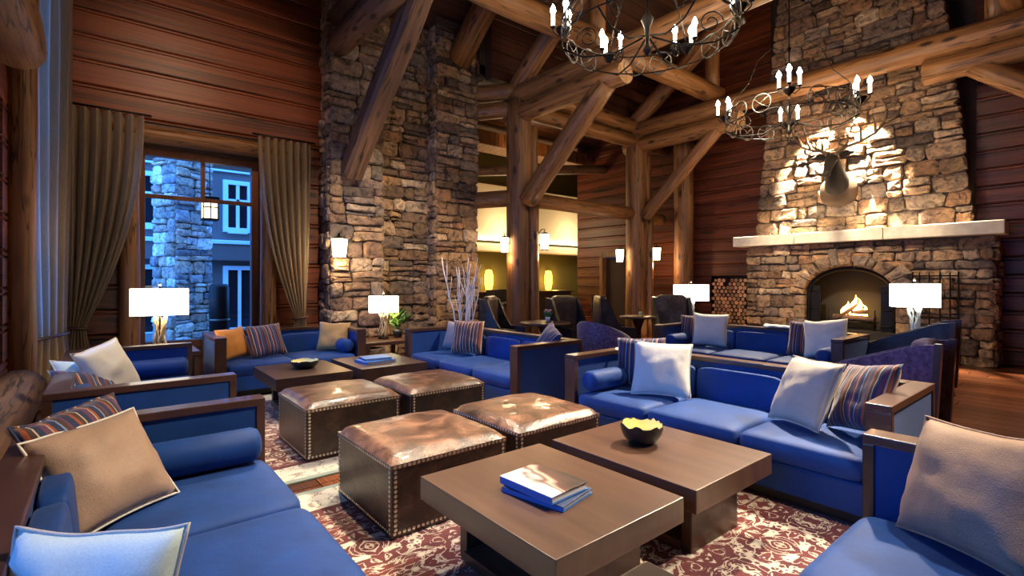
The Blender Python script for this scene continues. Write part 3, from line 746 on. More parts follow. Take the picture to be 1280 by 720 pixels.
for a, b, z, r, lb in ((5.85, CX1 - .2, 3.05, .17, 'short knotted crosspiece log between stone pier and left column'), (CX1 + .2, CX2 - .2, 3.05, .155, 'lower horizontal log between the two clustered columns'), (CX2 + .2, XF - .2, 3.0, .15, 'short horizontal log right of the right clustered column'),
                       (5.84, CX1, 4.86, .165, 'short upper log joining stone pier and left column, lower'), (5.85, CX1, 5.22, .175, 'short upper log joining stone pier and left column, higher'), (CX1, XF - .1, 4.86, .17, 'upper horizontal log over the column line, lower of two'), (CX1, XF - .1, 5.22, .18, 'upper horizontal log over the column line, topmost')):
    log('crosspiece_log', (a, CY + (.85 if a < 5.9 and b < 7 else .02), z), (b, CY + .02, z), r, lb)
log('log_brace', (6.05, 9.8, 3.9), (XF - .04, 9.8, 4.7), .13, 'slanted log behind the columns in the dim far room', 'log_dark')

# ================================================================ RUGS
def rug(name, x0, x1, y0, y1, label):
    hx, hy = (x1 - x0) / 2, (y1 - y0) / 2; rugmat(name + '_pattern_%d' % len(M), hx, hy); mt = list(M)[-1]
    tag(MB().box(-hx, hx, -hy, hy, 0, .014, .004).build('rug', mt, None, ((x0 + x1) / 2, (y0 + y1) / 2, .0005)), label, 'rug')
rug('rug', .55, 3.65, .55, 3.42, 'red and cream floral rug under near coffee tables')
rug('rug', .55, 3.65, 3.62, 6.6, 'red and cream floral rug under the far ottomans')

# ================================================================ SOFAS
def make_sofa(label, L, n, loc, rz, D=.96, bol=(1, 1), H=.735, group='blue sofas'):
    t_ = thing('sofa', label, 'sofa', loc, rz, group)
    at = .125; hl = L / 2
    MB().box(-hl + .02, hl - .02, .06, D - .02, 0.02, .09).build('plinth', 'black', t_)
    MB().box(-hl + at - .01, hl - at + .01, .015, D - .1, .085, .27, .02).build('base', 'blue', t_)
    for s in (-1, 1):
        a0, a1 = (-hl, -hl + at) if s < 0 else (hl - at, hl)
        ar = MB().box(a0 + .012, a1 - .012, .012, D - .012, .06, H - .03, .004).build('arm', 'blue_panel', t_)
        MB().box(a0, a1, 0, D, H - .042, H, .006).build('arm_cap', 'frame_wood', ar)
        MB().box(a0 + .002, a1 - .002, 0, .045, .05, H - .042, .005).build('arm_front_post', 'frame_wood', ar)
        MB().box(a0 + .002, a1 - .002, D - .045, D, .05, H - .042, .005).build('arm_rear_post', 'frame_wood', ar)
        MB().box(a0 + .004, a1 - .004, .045, D - .045, .05, .095, .005).build('arm_bottom_rail', 'frame_wood', ar)
    bk = MB().box(-hl + at, hl - at, D - .11, D - .012, .06, H - .03, .004).build('back_panel', 'blue_panel', t_)
    MB().box(-hl + at + .001, hl - at - .001, D - .125, D, H - .042, H - .001, .006).build('back_cap', 'frame_wood', bk)
    w_ = (L - 2 * at) / n
    for i in range(n):
        cx = -hl + at + w_ * (i + .5)
        MB().sup((cx, .37, .335), (w_ / 2 - .004, .365, .085), .42, .16, 36, 12).build('seat_cushion', 'blue', t_)
        b_ = MB().sup((0, 0, 0), (w_ / 2 - .006, .05, .15), .3, .3, 36, 14).build('back_cushion', 'blue', t_, (cx, D - .175, .51), (R(-6), 0, 0))
    for s, on in zip((-1, 1), bol):
        if on:
            mb = MB(); r = .092; x_ = s * (hl - at - r - .012)
            mb.lathe([(0, 0), (r * .55, .003), (r * .86, .016), (r, .045), (r, .555), (r * .86, .584), (r * .55, .597), (0, .60)], 20)
            b_ = mb.build('bolster', 'blue', t_, (x_, .05, .42 + r), (R(-90), 0, 0))
    return t_
make_sofa('long blue sofa in the left foreground with tan and striped cushions', 2.54, 3, (.72, 1.975, 0), R(90), D=1.02, bol=(0, 1))
make_sofa('blue sofa behind the near-left sofa with cream and pale blue cushions', 2.44, 3, (.74, 5.24, 0), R(90), D=1.02, bol=(0, 1))
make_sofa('long blue sofa right of the coffee tables with white and beige cushions', 2.44, 3, (3.25, 2.00, 0), R(-90), bol=(1, 0))
make_sofa('blue sofa behind the far ottomans beside tall white branches', 2.44, 3, (3.24, 5.10, 0), R(-90), bol=(0, 0))
make_sofa('short blue sofa below the curtained window with orange cushion', 1.82, 2, (1.90, 6.62, 0), 0, bol=(0, 1))
make_sofa('blue loveseat at the right bottom corner with one large tan cushion', 1.82, 2, (1.80, .73, 0), R(180), bol=(0, 0))
make_sofa('distant blue sofa facing the room before the fireplace', 2.50, 3, (6.45, 3.25, 0), R(-90), bol=(1, 1))

# ================================================================ CUSHIONS
def pillow(label, mat, loc, face, size=.5, tilt=20, roll=0, th=.085, h=None, pipe=None, seed=0, back=None):
    h = h or size
    """face: compass direction (dx, dy) the front looks to; loc = middle of the bottom edge"""
    h = h or size; N = 16; rn = Vector((seed * 7.3 + 1, seed * 3.1, 0)); mb = MB(); vs = []; idx = {}
    def pos(i, j, s):
        u, v = 2 * i / N - 1, 2 * j / N - 1
        x_ = size / 2 * u * (1 - .075 * (1 - v * v)); z_ = h / 2 * v * (1 - .075 * (1 - u * u))
        e = (max(0, 1 - abs(u) ** 2.6) * max(0, 1 - abs(v) ** 2.6)) ** .52
        wr = 1 + .24 * noise.noise(rn + Vector((u * 1.7, v * 1.7, s * 2))) + .10 * noise.noise(rn + Vector((u * 4.2, v * 4.2, s)))
        return (x_, -s * th * e * wr, z_ - .05 * size * max(0, noise.noise(rn + Vector((u * 1.2, 0, 3)))) * (1 if v > 0 else 0) * (v ** 2))
    for s in (1, -1):
        g = [[len(vs) + i * (N + 1) + j for j in range(N + 1)] for i in range(N + 1)]
        vs += [pos(i, j, s) for i in range(N + 1) for j in range(N + 1)]
        fs = [(g[i][j], g[i + 1][j], g[i + 1][j + 1], g[i][j + 1]) for i in range(N) for j in range(N)]
        if s < 0: fs = [f[::-1] for f in fs]
        if s > 0: allf = fs; k = len(vs)
        else: mb.add(vs, allf, 0, True); nf = len(mb.f); mb.add([], [], 0); [mb.f.append(f) or mb.mi.append(1 if back else 0) or mb.sm.append(True) for f in fs]
    rz = math.atan2(face[0], -face[1])
    Mx = Matrix.Rotation(rz, 4, 'Z') @ Matrix.Rotation(R(-tilt), 4, 'X') @ Matrix.Translation((0, 0, (h * abs(math.cos(R(roll))) + size * abs(math.sin(R(roll)))) / 2)) @ Matrix.Rotation(R(roll), 4, 'Y')
    q = Mx.to_translation()
    o = mb.build('cushion', [mat, back or mat], None, (loc[0] + q.x, loc[1] + q.y, loc[2] + q.z), Mx.to_euler())
    tag(o, label, 'cushion')
    if pipe:
        bd = [pos(i, 0, 1) for i in range(N)] + [pos(N, j, 1) for j in range(N)] + [pos(N - i, N, 1) for i in range(N)] + [pos(0, N - j, 1) for j in range(N)]
        MB().tube(bd, .0055, 6, closed=True).build('piping', pipe, o)
    return o
S = .42
# near-left sofa
pillow('striped navy and rust cushion behind the big tan cushion, left foreground', 'stripe_fine', (.04, 2.78, S), (.70, -.71), .47, 27, -5, .08, seed=1, pipe='stripe_dark')
pillow('large tan satin cushion with pale piping, left foreground', 'tan', (.08, 2.62, S - .01), (.56, -.83), .455, 34, -3, .10, pipe='cream', seed=2)
pillow('pale blue cushion cut off at the bottom left corner', 'pale_blue', (-.07, 1.53, S - .03), (-.60, -.80), .42, 16, 0, .085, seed=3, pipe='beige', back='stripe_warm')
# far-left sofa
pillow('cream cushion standing tallest on the far-left sofa', 'cream', (.12, 5.02, S), (.80, -.60), .49, 22, -8, .085, seed=4, pipe='beige')
pillow('pale blue cushion between striped and cream cushions, far-left sofa', 'pale_blue', (.02, 4.86, S), (.72, -.69), .42, 36, 12, .07, seed=5, pipe='white')
pillow('dark blue striped cushion beside the near arm of far-left sofa', 'stripe_dark', (.04, 4.72, S - .01), (.66, -.75), .42, 46, 14, .075, seed=6)
# window sofa
pillow('bright orange cushion left of the striped one below window', 'orange', (1.30, 6.98, S), (.50, -.86), .41, 22, -3, .075, seed=7)
pillow('rust striped cushion beside the orange one below window', 'stripe_fine', (1.66, 6.92, S), (.21, -.98), .45, 27, -3, .085, seed=8)
pillow('gold cushion alone at the right end of window sofa', 'gold', (2.46, 6.96, S), (-.5, -.86), .43, 26, 2, .085, seed=9)
# far-right sofa (in front of the white branches)
pillow('greyish mauve cushion beside the striped one by white branches', 'mauve', (3.78, 5.92, S), (-.9, -.35), .40, 18, 4, .07, seed=10)
pillow('red and brown striped cushion right below the white branches', 'stripe_warm', (3.74, 5.55, S), (-.85, -.5), .46, 14, 0, .09, seed=11)
pillow('striped cushion peeking over the near arm of branch-side sofa', 'stripe_dark', (3.84, 4.26, S + .04), (-.95, .3), .42, 30, 20, .07, seed=12)
# right sofa
pillow('narrow dark striped cushion left of the white one, right sofa', 'stripe_dark', (3.82, 2.83, S), (-.9, -.35), .46, 14, -2, .075, seed=13)
pillow('white square cushion at the far end of the right sofa', 'cream', (3.65, 2.48, S), (-.87, -.5), .49, 28, 1, .095, pipe='cream', seed=14)
pillow('beige satin cushion leaning beside striped one, right sofa', 'beige', (3.60, 1.44, S), (-.83, .55), .49, 27, -4, .095, pipe='beige', seed=15)
pillow('multicoloured striped cushion at the near end of right sofa', 'stripe_fine', (3.66, 1.14, S), (-.74, .67), .47, 27, -12, .085, seed=16)
# distant sofa
pillow('striped cushion left of the white one on distant sofa', 'stripe_fine', (7.02, 4.18, S), (-.95, -.3), .46, 14, 0, .08, seed=17)
pillow('white cushion at the left end of the distant sofa', 'cream', (6.95, 3.88, S), (-.9, -.4), .50, 16, 2, .09, seed=18)
pillow('striped cushion behind the right white cushion on distant sofa', 'stripe_fine', (7.04, 2.62, S), (-.95, 0), .46, 14, 0, .07, seed=19)
pillow('white cushion at the right end of the distant sofa', 'cream', (6.92, 2.36, S), (-.95, -.1), .50, 20, -6, .09, seed=20)
# loveseat
pillow('large tan satin cushion at the right edge of the picture', 'tan', (2.36, .40, S), (-.84, .54), .46, 21, -4, .11, seed=21, pipe='tan')
# white cloth on distant sofa back
cl = MB(); vs = []; N1, N2 = 14, 8
for i in range(N1 + 1):
    for j in range(N2 + 1):
        u, v = i / N1, j / N2; a_ = v * 2.2 - .9
        vs.append((.10 * math.sin(a_) * 1.1 + .01 * noise.noise(Vector((u * 5, v * 3, 1))), -.28 + .56 * u + .02 * math.sin(v * 7), .055 * math.cos(a_) + .018 * noise.noise(Vector((u * 6, v * 4, 4)))))
cl.add(vs, [(i * (N2 + 1) + j, (i + 1) * (N2 + 1) + j, (i + 1) * (N2 + 1) + j + 1, i * (N2 + 1) + j + 1) for i in range(N1) for j in range(N2)], 0, True)
o = cl.build('throw_cloth', 'white', None, (7.33, 2.95, .725)); md = o.modifiers.new('solid', 'SOLIDIFY'); md.thickness = .012
tag(o, 'white crumpled cloth lying on the back of distant sofa', 'cloth')

# ================================================================ COFFEE TABLES
def coffee(label, x0, x1, y0, y1, h=.42, mat='table_wood'):
    cx, cy = (x0 + x1) / 2, (y0 + y1) / 2; a, b = (x1 - x0) / 2, (y1 - y0) / 2
    t_ = thing('coffee_table', label, 'coffee table', (cx, cy, .0145), 0, 'square coffee tables'); h -= .0145
    MB().box(-a, a, -b, b, h - .115, h, .004).build('table_top', mat, t_)
    for s in (-1, 1): MB().box(-a + .16, a - .16, min(s * (b - .12), s * (b - .18)), max(s * (b - .12), s * (b - .18)), 0, h - .115, .004).build('end_panel', mat, t_)
    MB().box(-.03, .03, -b + .18, b - .18, 0.055, h - .115, .004).build('middle_panel', mat, t_)
    MB().box(-a + .14, a - .14, -b + .18, b - .18, 0, .055, .004).build('bottom_shelf', mat, t_)
    return t_
coffee('brown square coffee table in the foreground carrying two books', 1.237, 2.05, 1.27, 2.245)
coffee('brown square coffee table carrying the ragged black bowl', 2.155, 2.95, 1.27, 2.245)
coffee('dark coffee table beyond the ottomans with small yellow bowl', 1.30, 2.07, 5.22, 6.17, .44, 'table_dark')
coffee('dark coffee table beyond the ottomans with blue books', 2.17, 2.97, 5.22, 6.17, .44, 'table_dark')

# ================================================================ OTTOMANS
def ottoman():
    t_ = thing('ottoman', 'x', 'ottoman', (0, 0, .0145), 0, 'studded leather ottomans')
    hw = .392; h = .40
    MB().box(-hw, hw, -hw, hw, .0, h, .012).build('body', 'leather_shaded', t_)
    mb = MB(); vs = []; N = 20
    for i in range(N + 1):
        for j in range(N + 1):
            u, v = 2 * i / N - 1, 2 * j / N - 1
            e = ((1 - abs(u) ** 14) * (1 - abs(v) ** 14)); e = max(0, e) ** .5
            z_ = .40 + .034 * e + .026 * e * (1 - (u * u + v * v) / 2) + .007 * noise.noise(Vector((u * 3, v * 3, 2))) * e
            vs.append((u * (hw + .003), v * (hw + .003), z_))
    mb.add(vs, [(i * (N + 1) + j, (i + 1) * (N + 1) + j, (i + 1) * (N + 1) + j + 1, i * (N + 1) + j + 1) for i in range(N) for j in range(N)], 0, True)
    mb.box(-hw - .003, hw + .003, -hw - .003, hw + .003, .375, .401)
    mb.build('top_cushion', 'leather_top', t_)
    nl = MB()
    def nail(p, nrm):
        nrm = Vector(nrm); a = nrm.orthogonal().normalized(); b = nrm.cross(a); p = Vector(p); r = .0105
        ring = [p + a * r * math.cos(k * math.pi / 3) + b * r * math.sin(k * math.pi / 3) for k in range(6)]
        nl.add(ring + [p + nrm * .006], [(k, (k + 1) % 6, 6) for k in range(6)], 0, True)
    n = 27
    for k in range(n):
        q = -hw + .02 + (2 * hw - .04) * k / (n - 1)
        for s in (-1, 1):
            nail((q, s * (hw + .003), .388), (0, s, 0)); nail((s * (hw + .003), q, .388), (s, 0, 0))
            nail((q, s * hw, .03), (0, s, 0)); nail((s * hw, q, .03), (s, 0, 0))
    for k in range(13):
        z_ = .05 + .31 * k / 12
        for s in (-1, 1):
            for q in (-hw + .025, hw - .025): nail((q, s * hw, z_), (0, s, 0)); nail((s * hw, q, z_), (s, 0, 0))
    o = nl.build('nail_heads', 'brass_nail', t_); o['kind'] = 'stuff'
    return t_
ot = ottoman(); ot.location = (1.583, 2.868, .0145); ot['label'] = 'studded brown leather ottoman nearest, behind the books table'
dup(ot, (2.475, 2.868, .0145), 0, 'studded leather ottoman with copper top, behind the bowl table')
dup(ot, (1.592, 4.345, .0145), 0, 'studded brown leather ottoman far left, before small yellow bowl')
dup(ot, (2.462, 4.300, .0145), R(90), 'studded brown leather ottoman far right, before the blue books')

# ================================================================ BOWLS, BOOKS
def bowl(label, loc, r, h, inner, jag=.012):
    t_ = thing('bowl', label, 'bowl', loc); n = 36; rn = random.Random(int(r * 1000))
    jg = [rn.uniform(-jag, jag) for _ in range(n)]
    def surf(r0, k, up):
        vs = []
        for i in range(8):
            q = i / 7
            for a in range(n):
                an = 2 * math.pi * a / n; rr = r0 * (.42 + .58 * math.sin(q * math.pi / 2) ** .9)
                vs.append((rr * math.cos(an), rr * math.sin(an), up + (h - up) * q ** 1.5 + (jg[a] if i == 7 else 0)))
        fs = [(i * n + a, i * n + (a + 1) % n, (i + 1) * n + (a + 1) % n, (i + 1) * n + a) for i in range(7) for a in range(n)] + [tuple(range(n))]
        mb = MB(); mb.add(vs, fs, 0, True); return mb
    surf(r, 0, 0).build('outer_shell', 'bowl_black', t_); surf(r - .006, 0, .012).build('inner_lining', inner, t_)
    return t_
bowl('ragged black bowl with yellow inside on the right coffee table', (2.54, 1.86, .4205), .128, .115, 'bowl_gold', .014)
bowl('small black bowl with yellow inside on the far coffee table', (1.72, 5.72, .4405), .145, .085, 'bowl_gold', .006)
def book(label, loc, rz, a, b, h, cover, side):
    t_ = thing('book', label, 'book', loc, R(rz))
    MB().box(-a + .008, a - .006, -b + .008, b - .008, .005, h - .005).build('pages', 'paper', t_)
    MB().box(-a, a, -b, b, h - .005, h, .0015).build('front_cover', cover, t_); MB().box(-a, a, -b, b, 0, .005, .0015).build('back_cover', side, t_)
    MB().box(-a, -a + .006, -b, b, .004, h - .004).build('spine', side, t_)
book('blue book lying underneath the picture book', (1.60, 1.70, .4205), 12, .125, .17, .024, 'book_navy', 'book_blue')
book('large picture book with pale swirl on cover, lying on top', (1.595, 1.72, .4450), 4, .125, .165, .036, 'book_cover', 'book_blue')
book('larger blue book lying below on the far dark table', (2.50, 5.62, .4405), 6, .19, .15, .03, 'book_blue', 'book_blue')
book('smaller blue book lying on top, far dark table', (2.51, 5.64, .4710), -6, .16, .125, .026, 'book_blue', 'book_blue')

# ================================================================ TABLES + LAMPS
def side_table(label, loc, a, b, h):
    t_ = thing('side_table', label, 'side table', loc)
    MB().box(-a, a, -b, b, h - .05, h, .006).build('table_top', 'frame_wood', t_)
    for sx in (-1, 1):
        for sy in (-1, 1): MB().box(sx * (a - .035) - .03, sx * (a - .035) + .03, sy * (b - .035) - .03, sy * (b - .035) + .03, 0, h - .05, .004).build('leg', 'frame_wood', t_)
    MB().box(-a + .03, a - .03, -b + .03, b - .03, .16, .19, .004).build('shelf', 'frame_wood', t_)
def lamp(label, loc, rz, w_, d_, h_, stem, base_mat, energy):
    t_ = thing('table_lamp', label, 'lamp', loc, R(rz)); rn = random.Random(int(loc[0] * 100))
    MB().lathe([(0, 0), (.085, 0), (.085, .02), (.03, .03), (0, .03)], 16).build('base_plate', 'iron', t_)
    st = MB()
    for k in range(9):
        a0 = 2 * math.pi * k / 9; tw = rn.choice((-1, 1)) * rn.uniform(1.4, 2.6)
        st.tube([((.062 - .018 * math.sin(q * math.pi)) * math.cos(a0 + tw * q) + rn.uniform(-.008, .008), (.062 - .018 * math.sin(q * math.pi)) * math.sin(a0 + tw * q) + rn.uniform(-.008, .008), .03 + stem * q) for q in (i / 7 for i in range(8))], rn.uniform(.009, .017), 6)
    st.build('twisted_stem', base_mat, t_)
    MB().tube([(0, 0, .02), (0, 0, stem + h_ + .09)], .008, 8).build('rod', 'iron', t_)
    z0 = stem + .05; z1 = z0 + h_; sh = MB()
    for f in (0, 1):
        k = f * .004; sh.add([(sx * (w_ / 2 - k), sy * (d_ / 2 - k), z) for z in (z0, z1) for sx, sy in ((-1, -1), (1, -1), (1, 1), (-1, 1))], [(0, 1, 5, 4), (1, 2, 6, 5), (2, 3, 7, 6), (3, 0, 4, 7)])
    sh.build('lamp_shade', 'shade', t_)
    MB().lathe([(0, z1 + .03), (.013, z1 + .035), (.017, z1 + .052), (.009, z1 + .068), (0, z1 + .075)], 10).build('finial', 'brass_nail', t_)
    plight('lamp_light', (loc[0], loc[1], loc[2] + (z0 + z1) / 2), energy, (1, .74, .42), .07)
WARM = (1, .74, .42)
side_table('dark corner table under the lamp by the window', (.56, 7.00, 0), .30, .32, .60)
lamp('lamp with driftwood stem and white shade before the window', (.50, 6.98, .6005), -4, .545, .26, .30, .36, 'driftwood', 15)
side_table('dark corner table under the lamp at the stone pier', (3.30, 7.22, 0), .38, .34, .50)
lamp('lamp with small white shade standing before the stone pier', (3.36, 7.26, .5005), -20, .43, .24, .25, .36, 'driftwood', 13)
side_table('side table under the lamp at the firewood niche', (8.72, 5.25, 0), .32, .32, .60)
lamp('lamp with glass stem between leather chair and distant sofa', (8.74, 5.26, .6005), -30, .585, .28, .31, .36, 'lamp_glass', 14)
side_table('side table under the lamp right of the fire', (8.55, 1.80, 0), .36, .32, .50)
lamp('lamp with twisted glass stem in front of fire tools', (8.60, 1.815, .5005), -58, .49, .26, .32, .49, 'lamp_glass', 15)
# plant by the pier
pt = thing('potted_plant', 'small green leafy plant beside the lamp at stone pier', 'plant', (3.62, 7.30, .5005))
MB().lathe([(0, 0), (.06, 0), (.085, .13), (.075, .13), (.05, .02), (0, .02)], 16).build('pot', 'bowl_black', pt)
rn = random.Random(9); lv = MB().add([(0, 0, 0), (.035, .0, .06), (0, .012, .14), (-.035, 0, .06), (0, -.012, .06)], [(0, 1, 4), (1, 2, 4), (2, 3, 4), (3, 0, 4)]) 
lvm = MB(); lvm.add([(0, 0, 0), (.04, .0, .07), (0, .014, .16), (-.04, 0, .07), (0, -.016, .07)], [(0, 1, 4), (1, 2, 4), (2, 3, 4), (3, 0, 4)]); lme = lvm.mesh('leaf', 'green_leaf')
for k in range(46):
    a_ = rn.uniform(0, 6.28); t_ = rn.uniform(0, 1); link('leaf', lme, None, pt, (.10 * math.cos(a_) * t_, .10 * math.sin(a_) * t_, .12 + rn.uniform(0, .28)), (rn.uniform(-.9, .9), rn.uniform(-.9, .9), a_), [rn.uniform(.7, 1.3)] * 3)

# ---- white branches in a vase
vb = thing('branch_vase', 'vase of tall bare white branches behind the striped cushion', 'vase', (4.40, 6.60, 0))
MB().lathe([(0, 0), (.15, 0), (.19, .2), (.17, .5), (.10, .68), (.12, .74), (.105, .74), (.085, .68), (.14, .5), (.16, .2), (0, .05)], 24).build('vase', 'bowl_black', vb)
rn = random.Random(15)
for k in range(9):
    a_ = rn.uniform(0, 6.28); sp_ = rn.uniform(.08, .30); H_ = rn.uniform(.85, 1.25); mb = MB()
    if k == 0: a_, sp_, H_ = 2.6, .34, 1.22
    pts = [(.04 * math.cos(a_), .04 * math.sin(a_), .1)]
    for i in range(1, 9):
        q = i / 8; pts.append((sp_ * q * math.cos(a_) + rn.uniform(-.015, .015), sp_ * q * math.sin(a_) + rn.uniform(-.015, .015), .1 + (H_ + .45) * q))
    mb.tube(pts, [.017 - .0013 * i for i in range(9)], 6)
    for i in (4, 5, 6):
        p = Vector(pts[i]); d_ = Vector((rn.uniform(-1, 1), rn.uniform(-1, 1), 2.2)).normalized(); mb.tube([p, p + d_ * .16, p + d_ * .30 + Vector((0, 0, .03))], [.008, .006, .003], 5)
    mb.build('branch', 'branch_white', vb)

# ================================================================ CURTAINS
def curtain(label, p_in, p_out, tie, ztop, ztie, zbot, nrm, tie_w=.16, pleats=9, amp=.045, bottom_w=.34, rod=True, slack=.0):
    """p_in/p_out: the two top corners (x, y); tie: (x, y) gathering point; nrm: horizontal normal towards the room"""
    a, b = Vector((*p_in, 0)), Vector((*p_out, 0)); tv = Vector((*tie, 0)); nv = Vector((*nrm, 0)); d = (b - a).normalized()
    t_ = thing('curtain', label, 'curtain', ((a.x + b.x) / 2, (a.y + b.y) / 2, zbot)); org = Vector(t_.location)
    NU, NV = 90, 44; vs = []
    for j in range(NV + 1):
        z = ztop + (zbot - ztop) * j / NV
        if z >= ztie:
            q = (ztop - z) / (ztop - ztie); g = q ** 2.1
            c0 = a.lerp(tv - d * tie_w / 2, g); c1 = b.lerp(tv + d * tie_w / 2, min(1, q ** 1.2) if slack else g)
            am = amp * (1 - .45 * g)
        else:
            q = min(1, (ztie - z) / .5); c0 = (tv - d * tie_w / 2).lerp(tv - d * bottom_w / 2, q); c1 = (tv + d * tie_w / 2).lerp(tv + d * bottom_w / 2, q); am = amp * (.55 + .3 * q)
        for i in range(NU + 1):
            u = i / NU; p = c0.lerp(c1, u)
            off = am * (math.sin(u * pleats * 2 * math.pi) + .35 * math.sin(u * pleats * 4 * math.pi + j * .03) + .3 * noise.noise(Vector((u * 6, z * .8, 2))))
            p = p + nv * off; vs.append((p.x - org.x, p.y - org.y, z - org.z))
    mb = MB(); mb.add(vs, [(j * (NU + 1) + i, j * (NU + 1) + i + 1, (j + 1) * (NU + 1) + i + 1, (j + 1) * (NU + 1) + i) for j in range(NV) for i in range(NU)], 0, True)
    o = mb.build('cloth', 'curtain_cloth', t_)
    c = tv - org; n = 20
    MB().tube([(c.x + d.x * (tie_w / 2 + .03) * math.cos(k * 2 * math.pi / n) + nv.x * .075 * math.sin(k * 2 * math.pi / n), c.y + d.y * (tie_w / 2 + .03) * math.cos(k * 2 * math.pi / n) + nv.y * .075 * math.sin(k * 2 * math.pi / n), ztie - org.z + .015 * math.cos(k * 2 * math.pi / n)) for k in range(n)], .016, 8, closed=True).build('tieback', 'frame_wood', t_)
    if rod:
        e0, e1 = a - d * .08 - org, b + d * .08 - org
        MB().tube([(e0.x, e0.y, ztop - org.z + .03), (e1.x, e1.y, ztop - org.z + .03)], .016, 8).build('curtain_rod', 'iron', t_)
    return t_
curtain('brown pleated curtain tied back at the left side of window', (.43, 8.42), (-.40, 8.42), (-.26, 8.42), 3.62, .80, .04, (0, -1), pleats=7, amp=.06)
curtain('brown pleated curtain tied back between window and stone pier', (1.84, 8.42), (2.62, 8.42), (2.46, 8.42), 3.62, .80, .04, (0, -1), pleats=7, amp=.06)
curtain('tall pale curtain hanging in the left corner, edge lit blue', (-.66, 6.98), (-.28, 7.78), (-.46, 7.40), 5.6, .80, .04, (.9, -.43), tie_w=.58, pleats=5, amp=.05, bottom_w=.8)

# ================================================================ CHANDELIERS
def chandelier(label, loc, Rr, angs, drop):
    t_ = thing('chandelier', label, 'chandelier', loc); n = 48
    ring = lambda r, z, m=n: [(r * math.cos(2 * math.pi * k / m), r * math.sin(2 * math.pi * k / m), z) for k in range(m)]
    MB().tube(ring(Rr, 0), .008, 7, closed=True).build('upper_ring', 'iron', t_)
    MB().tube(ring(Rr, -.22), .008, 7, closed=True).build('lower_ring', 'iron', t_)
    hub = MB(); hub.lathe([(0, -.42), (.02, -.40), (.05, -.34), (.02, -.28), (.03, -.1), (.07, 0), (.012, .1), (.010, .9), (.03, .95), (.008, 1.0), (.008, drop), (0, drop)], 12); hub.build('stem', 'iron', t_)
    rn = random.Random(3); k = 0
    for ai, ang in enumerate(angs):
        a = R(ang); c, s = math.cos(a), math.sin(a); P = lambda r, z, o=0: (r * c - o * s, r * s + o * c, z)
        ar = MB()
        ar.tube([P(.03, .9), P(.25, 1.02), P(.45, .86), P(.62 * Rr, .52), P(.88 * Rr, .26), P(Rr, 0)], .007, 6)
        ar.tube([P(.05, -.2), P(.4 * Rr, -.34), P(.75 * Rr, -.34), P(Rr, -.22)], .011, 6)
        sw = [P(Rr * .70 + .13 * (1 - q * .7) * math.cos(q * 9), -.12 + .13 * (1 - q * .7) * math.sin(q * 9)) for q in (i / 20 for i in range(21))]
        ar.tube(sw, .008, 6)
        ar.build('scroll_arm', 'iron', t_)
        cl = MB(); cl.lathe([(0, -.10), (.02, -.08), (.07, -.02), (.09, .02), (.04, .03), (0, .03)], 12)
        cl.v = [(v[0] + Rr * c, v[1] + Rr * s, v[2]) for v in cl.v]
        for r_, o_ in ((Rr + .12, 0), (Rr - .05, .13), (Rr - .05, -.13)):
            cl.tube([P(Rr, -.02), P((Rr + r_) / 2, -.06, o_ / 2), P(r_, .0, o_), P(r_, .05, o_)], .009, 6)
            q = P(r_, 0, o_); cl.lathe([(0, .035), (.028, .04), (.036, .06), (.0, .06)], 10, cx=q[0], cy=q[1])
        bk = cl.build('candle_bracket', 'iron', t_)
        for r_, o_ in ((Rr + .12, 0), (Rr - .05, .13), (Rr - .05, -.13)):
            q = P(r_, 0, o_); zc = .06 if o_ == 0 else .05
            cd = MB().lathe([(0, zc), (.022, zc), (.022, zc + .15), (0, zc + .14)], 10, cx=q[0], cy=q[1]).build('candle', 'candle_tube', t_)
            MB().lathe([(0, zc + .145), (.02, zc + .155), (.036, zc + .185), (.024, zc + .225), (.003, zc + .265)], 10, cx=q[0], cy=q[1]).build('bulb', 'bulb', cd)
        plight('candle_light', (loc[0] + Rr * c * .98, loc[1] + Rr * s * .98, loc[2] + .34), CH_E, (1, .70, .38), .10)
    # openwork circles with crossing bars between the clusters
    m = len(angs)
    for ai in range(m):
        a0, a1 = angs[ai], angs[(ai + 1) % m] + (360 if ai == m - 1 else 0); cnt = 3 if m < 6 else 2
        for q in range(cnt):
            a = R(a0 + (a1 - a0) * (q + 1) / (cnt + 1)); ct = Vector((Rr * math.cos(a), Rr * math.sin(a), -.11)); tg = Vector((-math.sin(a), math.cos(a), 0)); up = Vector((0, 0, 1)); rr = .135
            mb = MB(); mb.tube([ct + tg * rr * math.cos(2 * math.pi * i / 20) + up * rr * math.sin(2 * math.pi * i / 20) for i in range(20)], .009, 6, closed=True)
            for sg in (-1, 1): mb.tube([ct - tg * rr * .8 - up * rr * .6 * sg, ct + up * .02 * sg, ct + tg * rr * .8 + up * rr * .6 * sg], .006, 5)
            mb.build('openwork_circle', 'iron_bright', t_)
    return t_
CH_E = 5
chandelier('large wrought iron candle chandelier at the top of picture', (4.72, 3.38, 4.33), .95, [5.6 + 60 * k for k in range(6)], 3.6)
CH_E = 16
chandelier('smaller-looking iron candle chandelier hanging before the chimney', (8.42, 3.36, 4.12), .93, [201.8 + 90 * k for k in range(4)], 4.0)

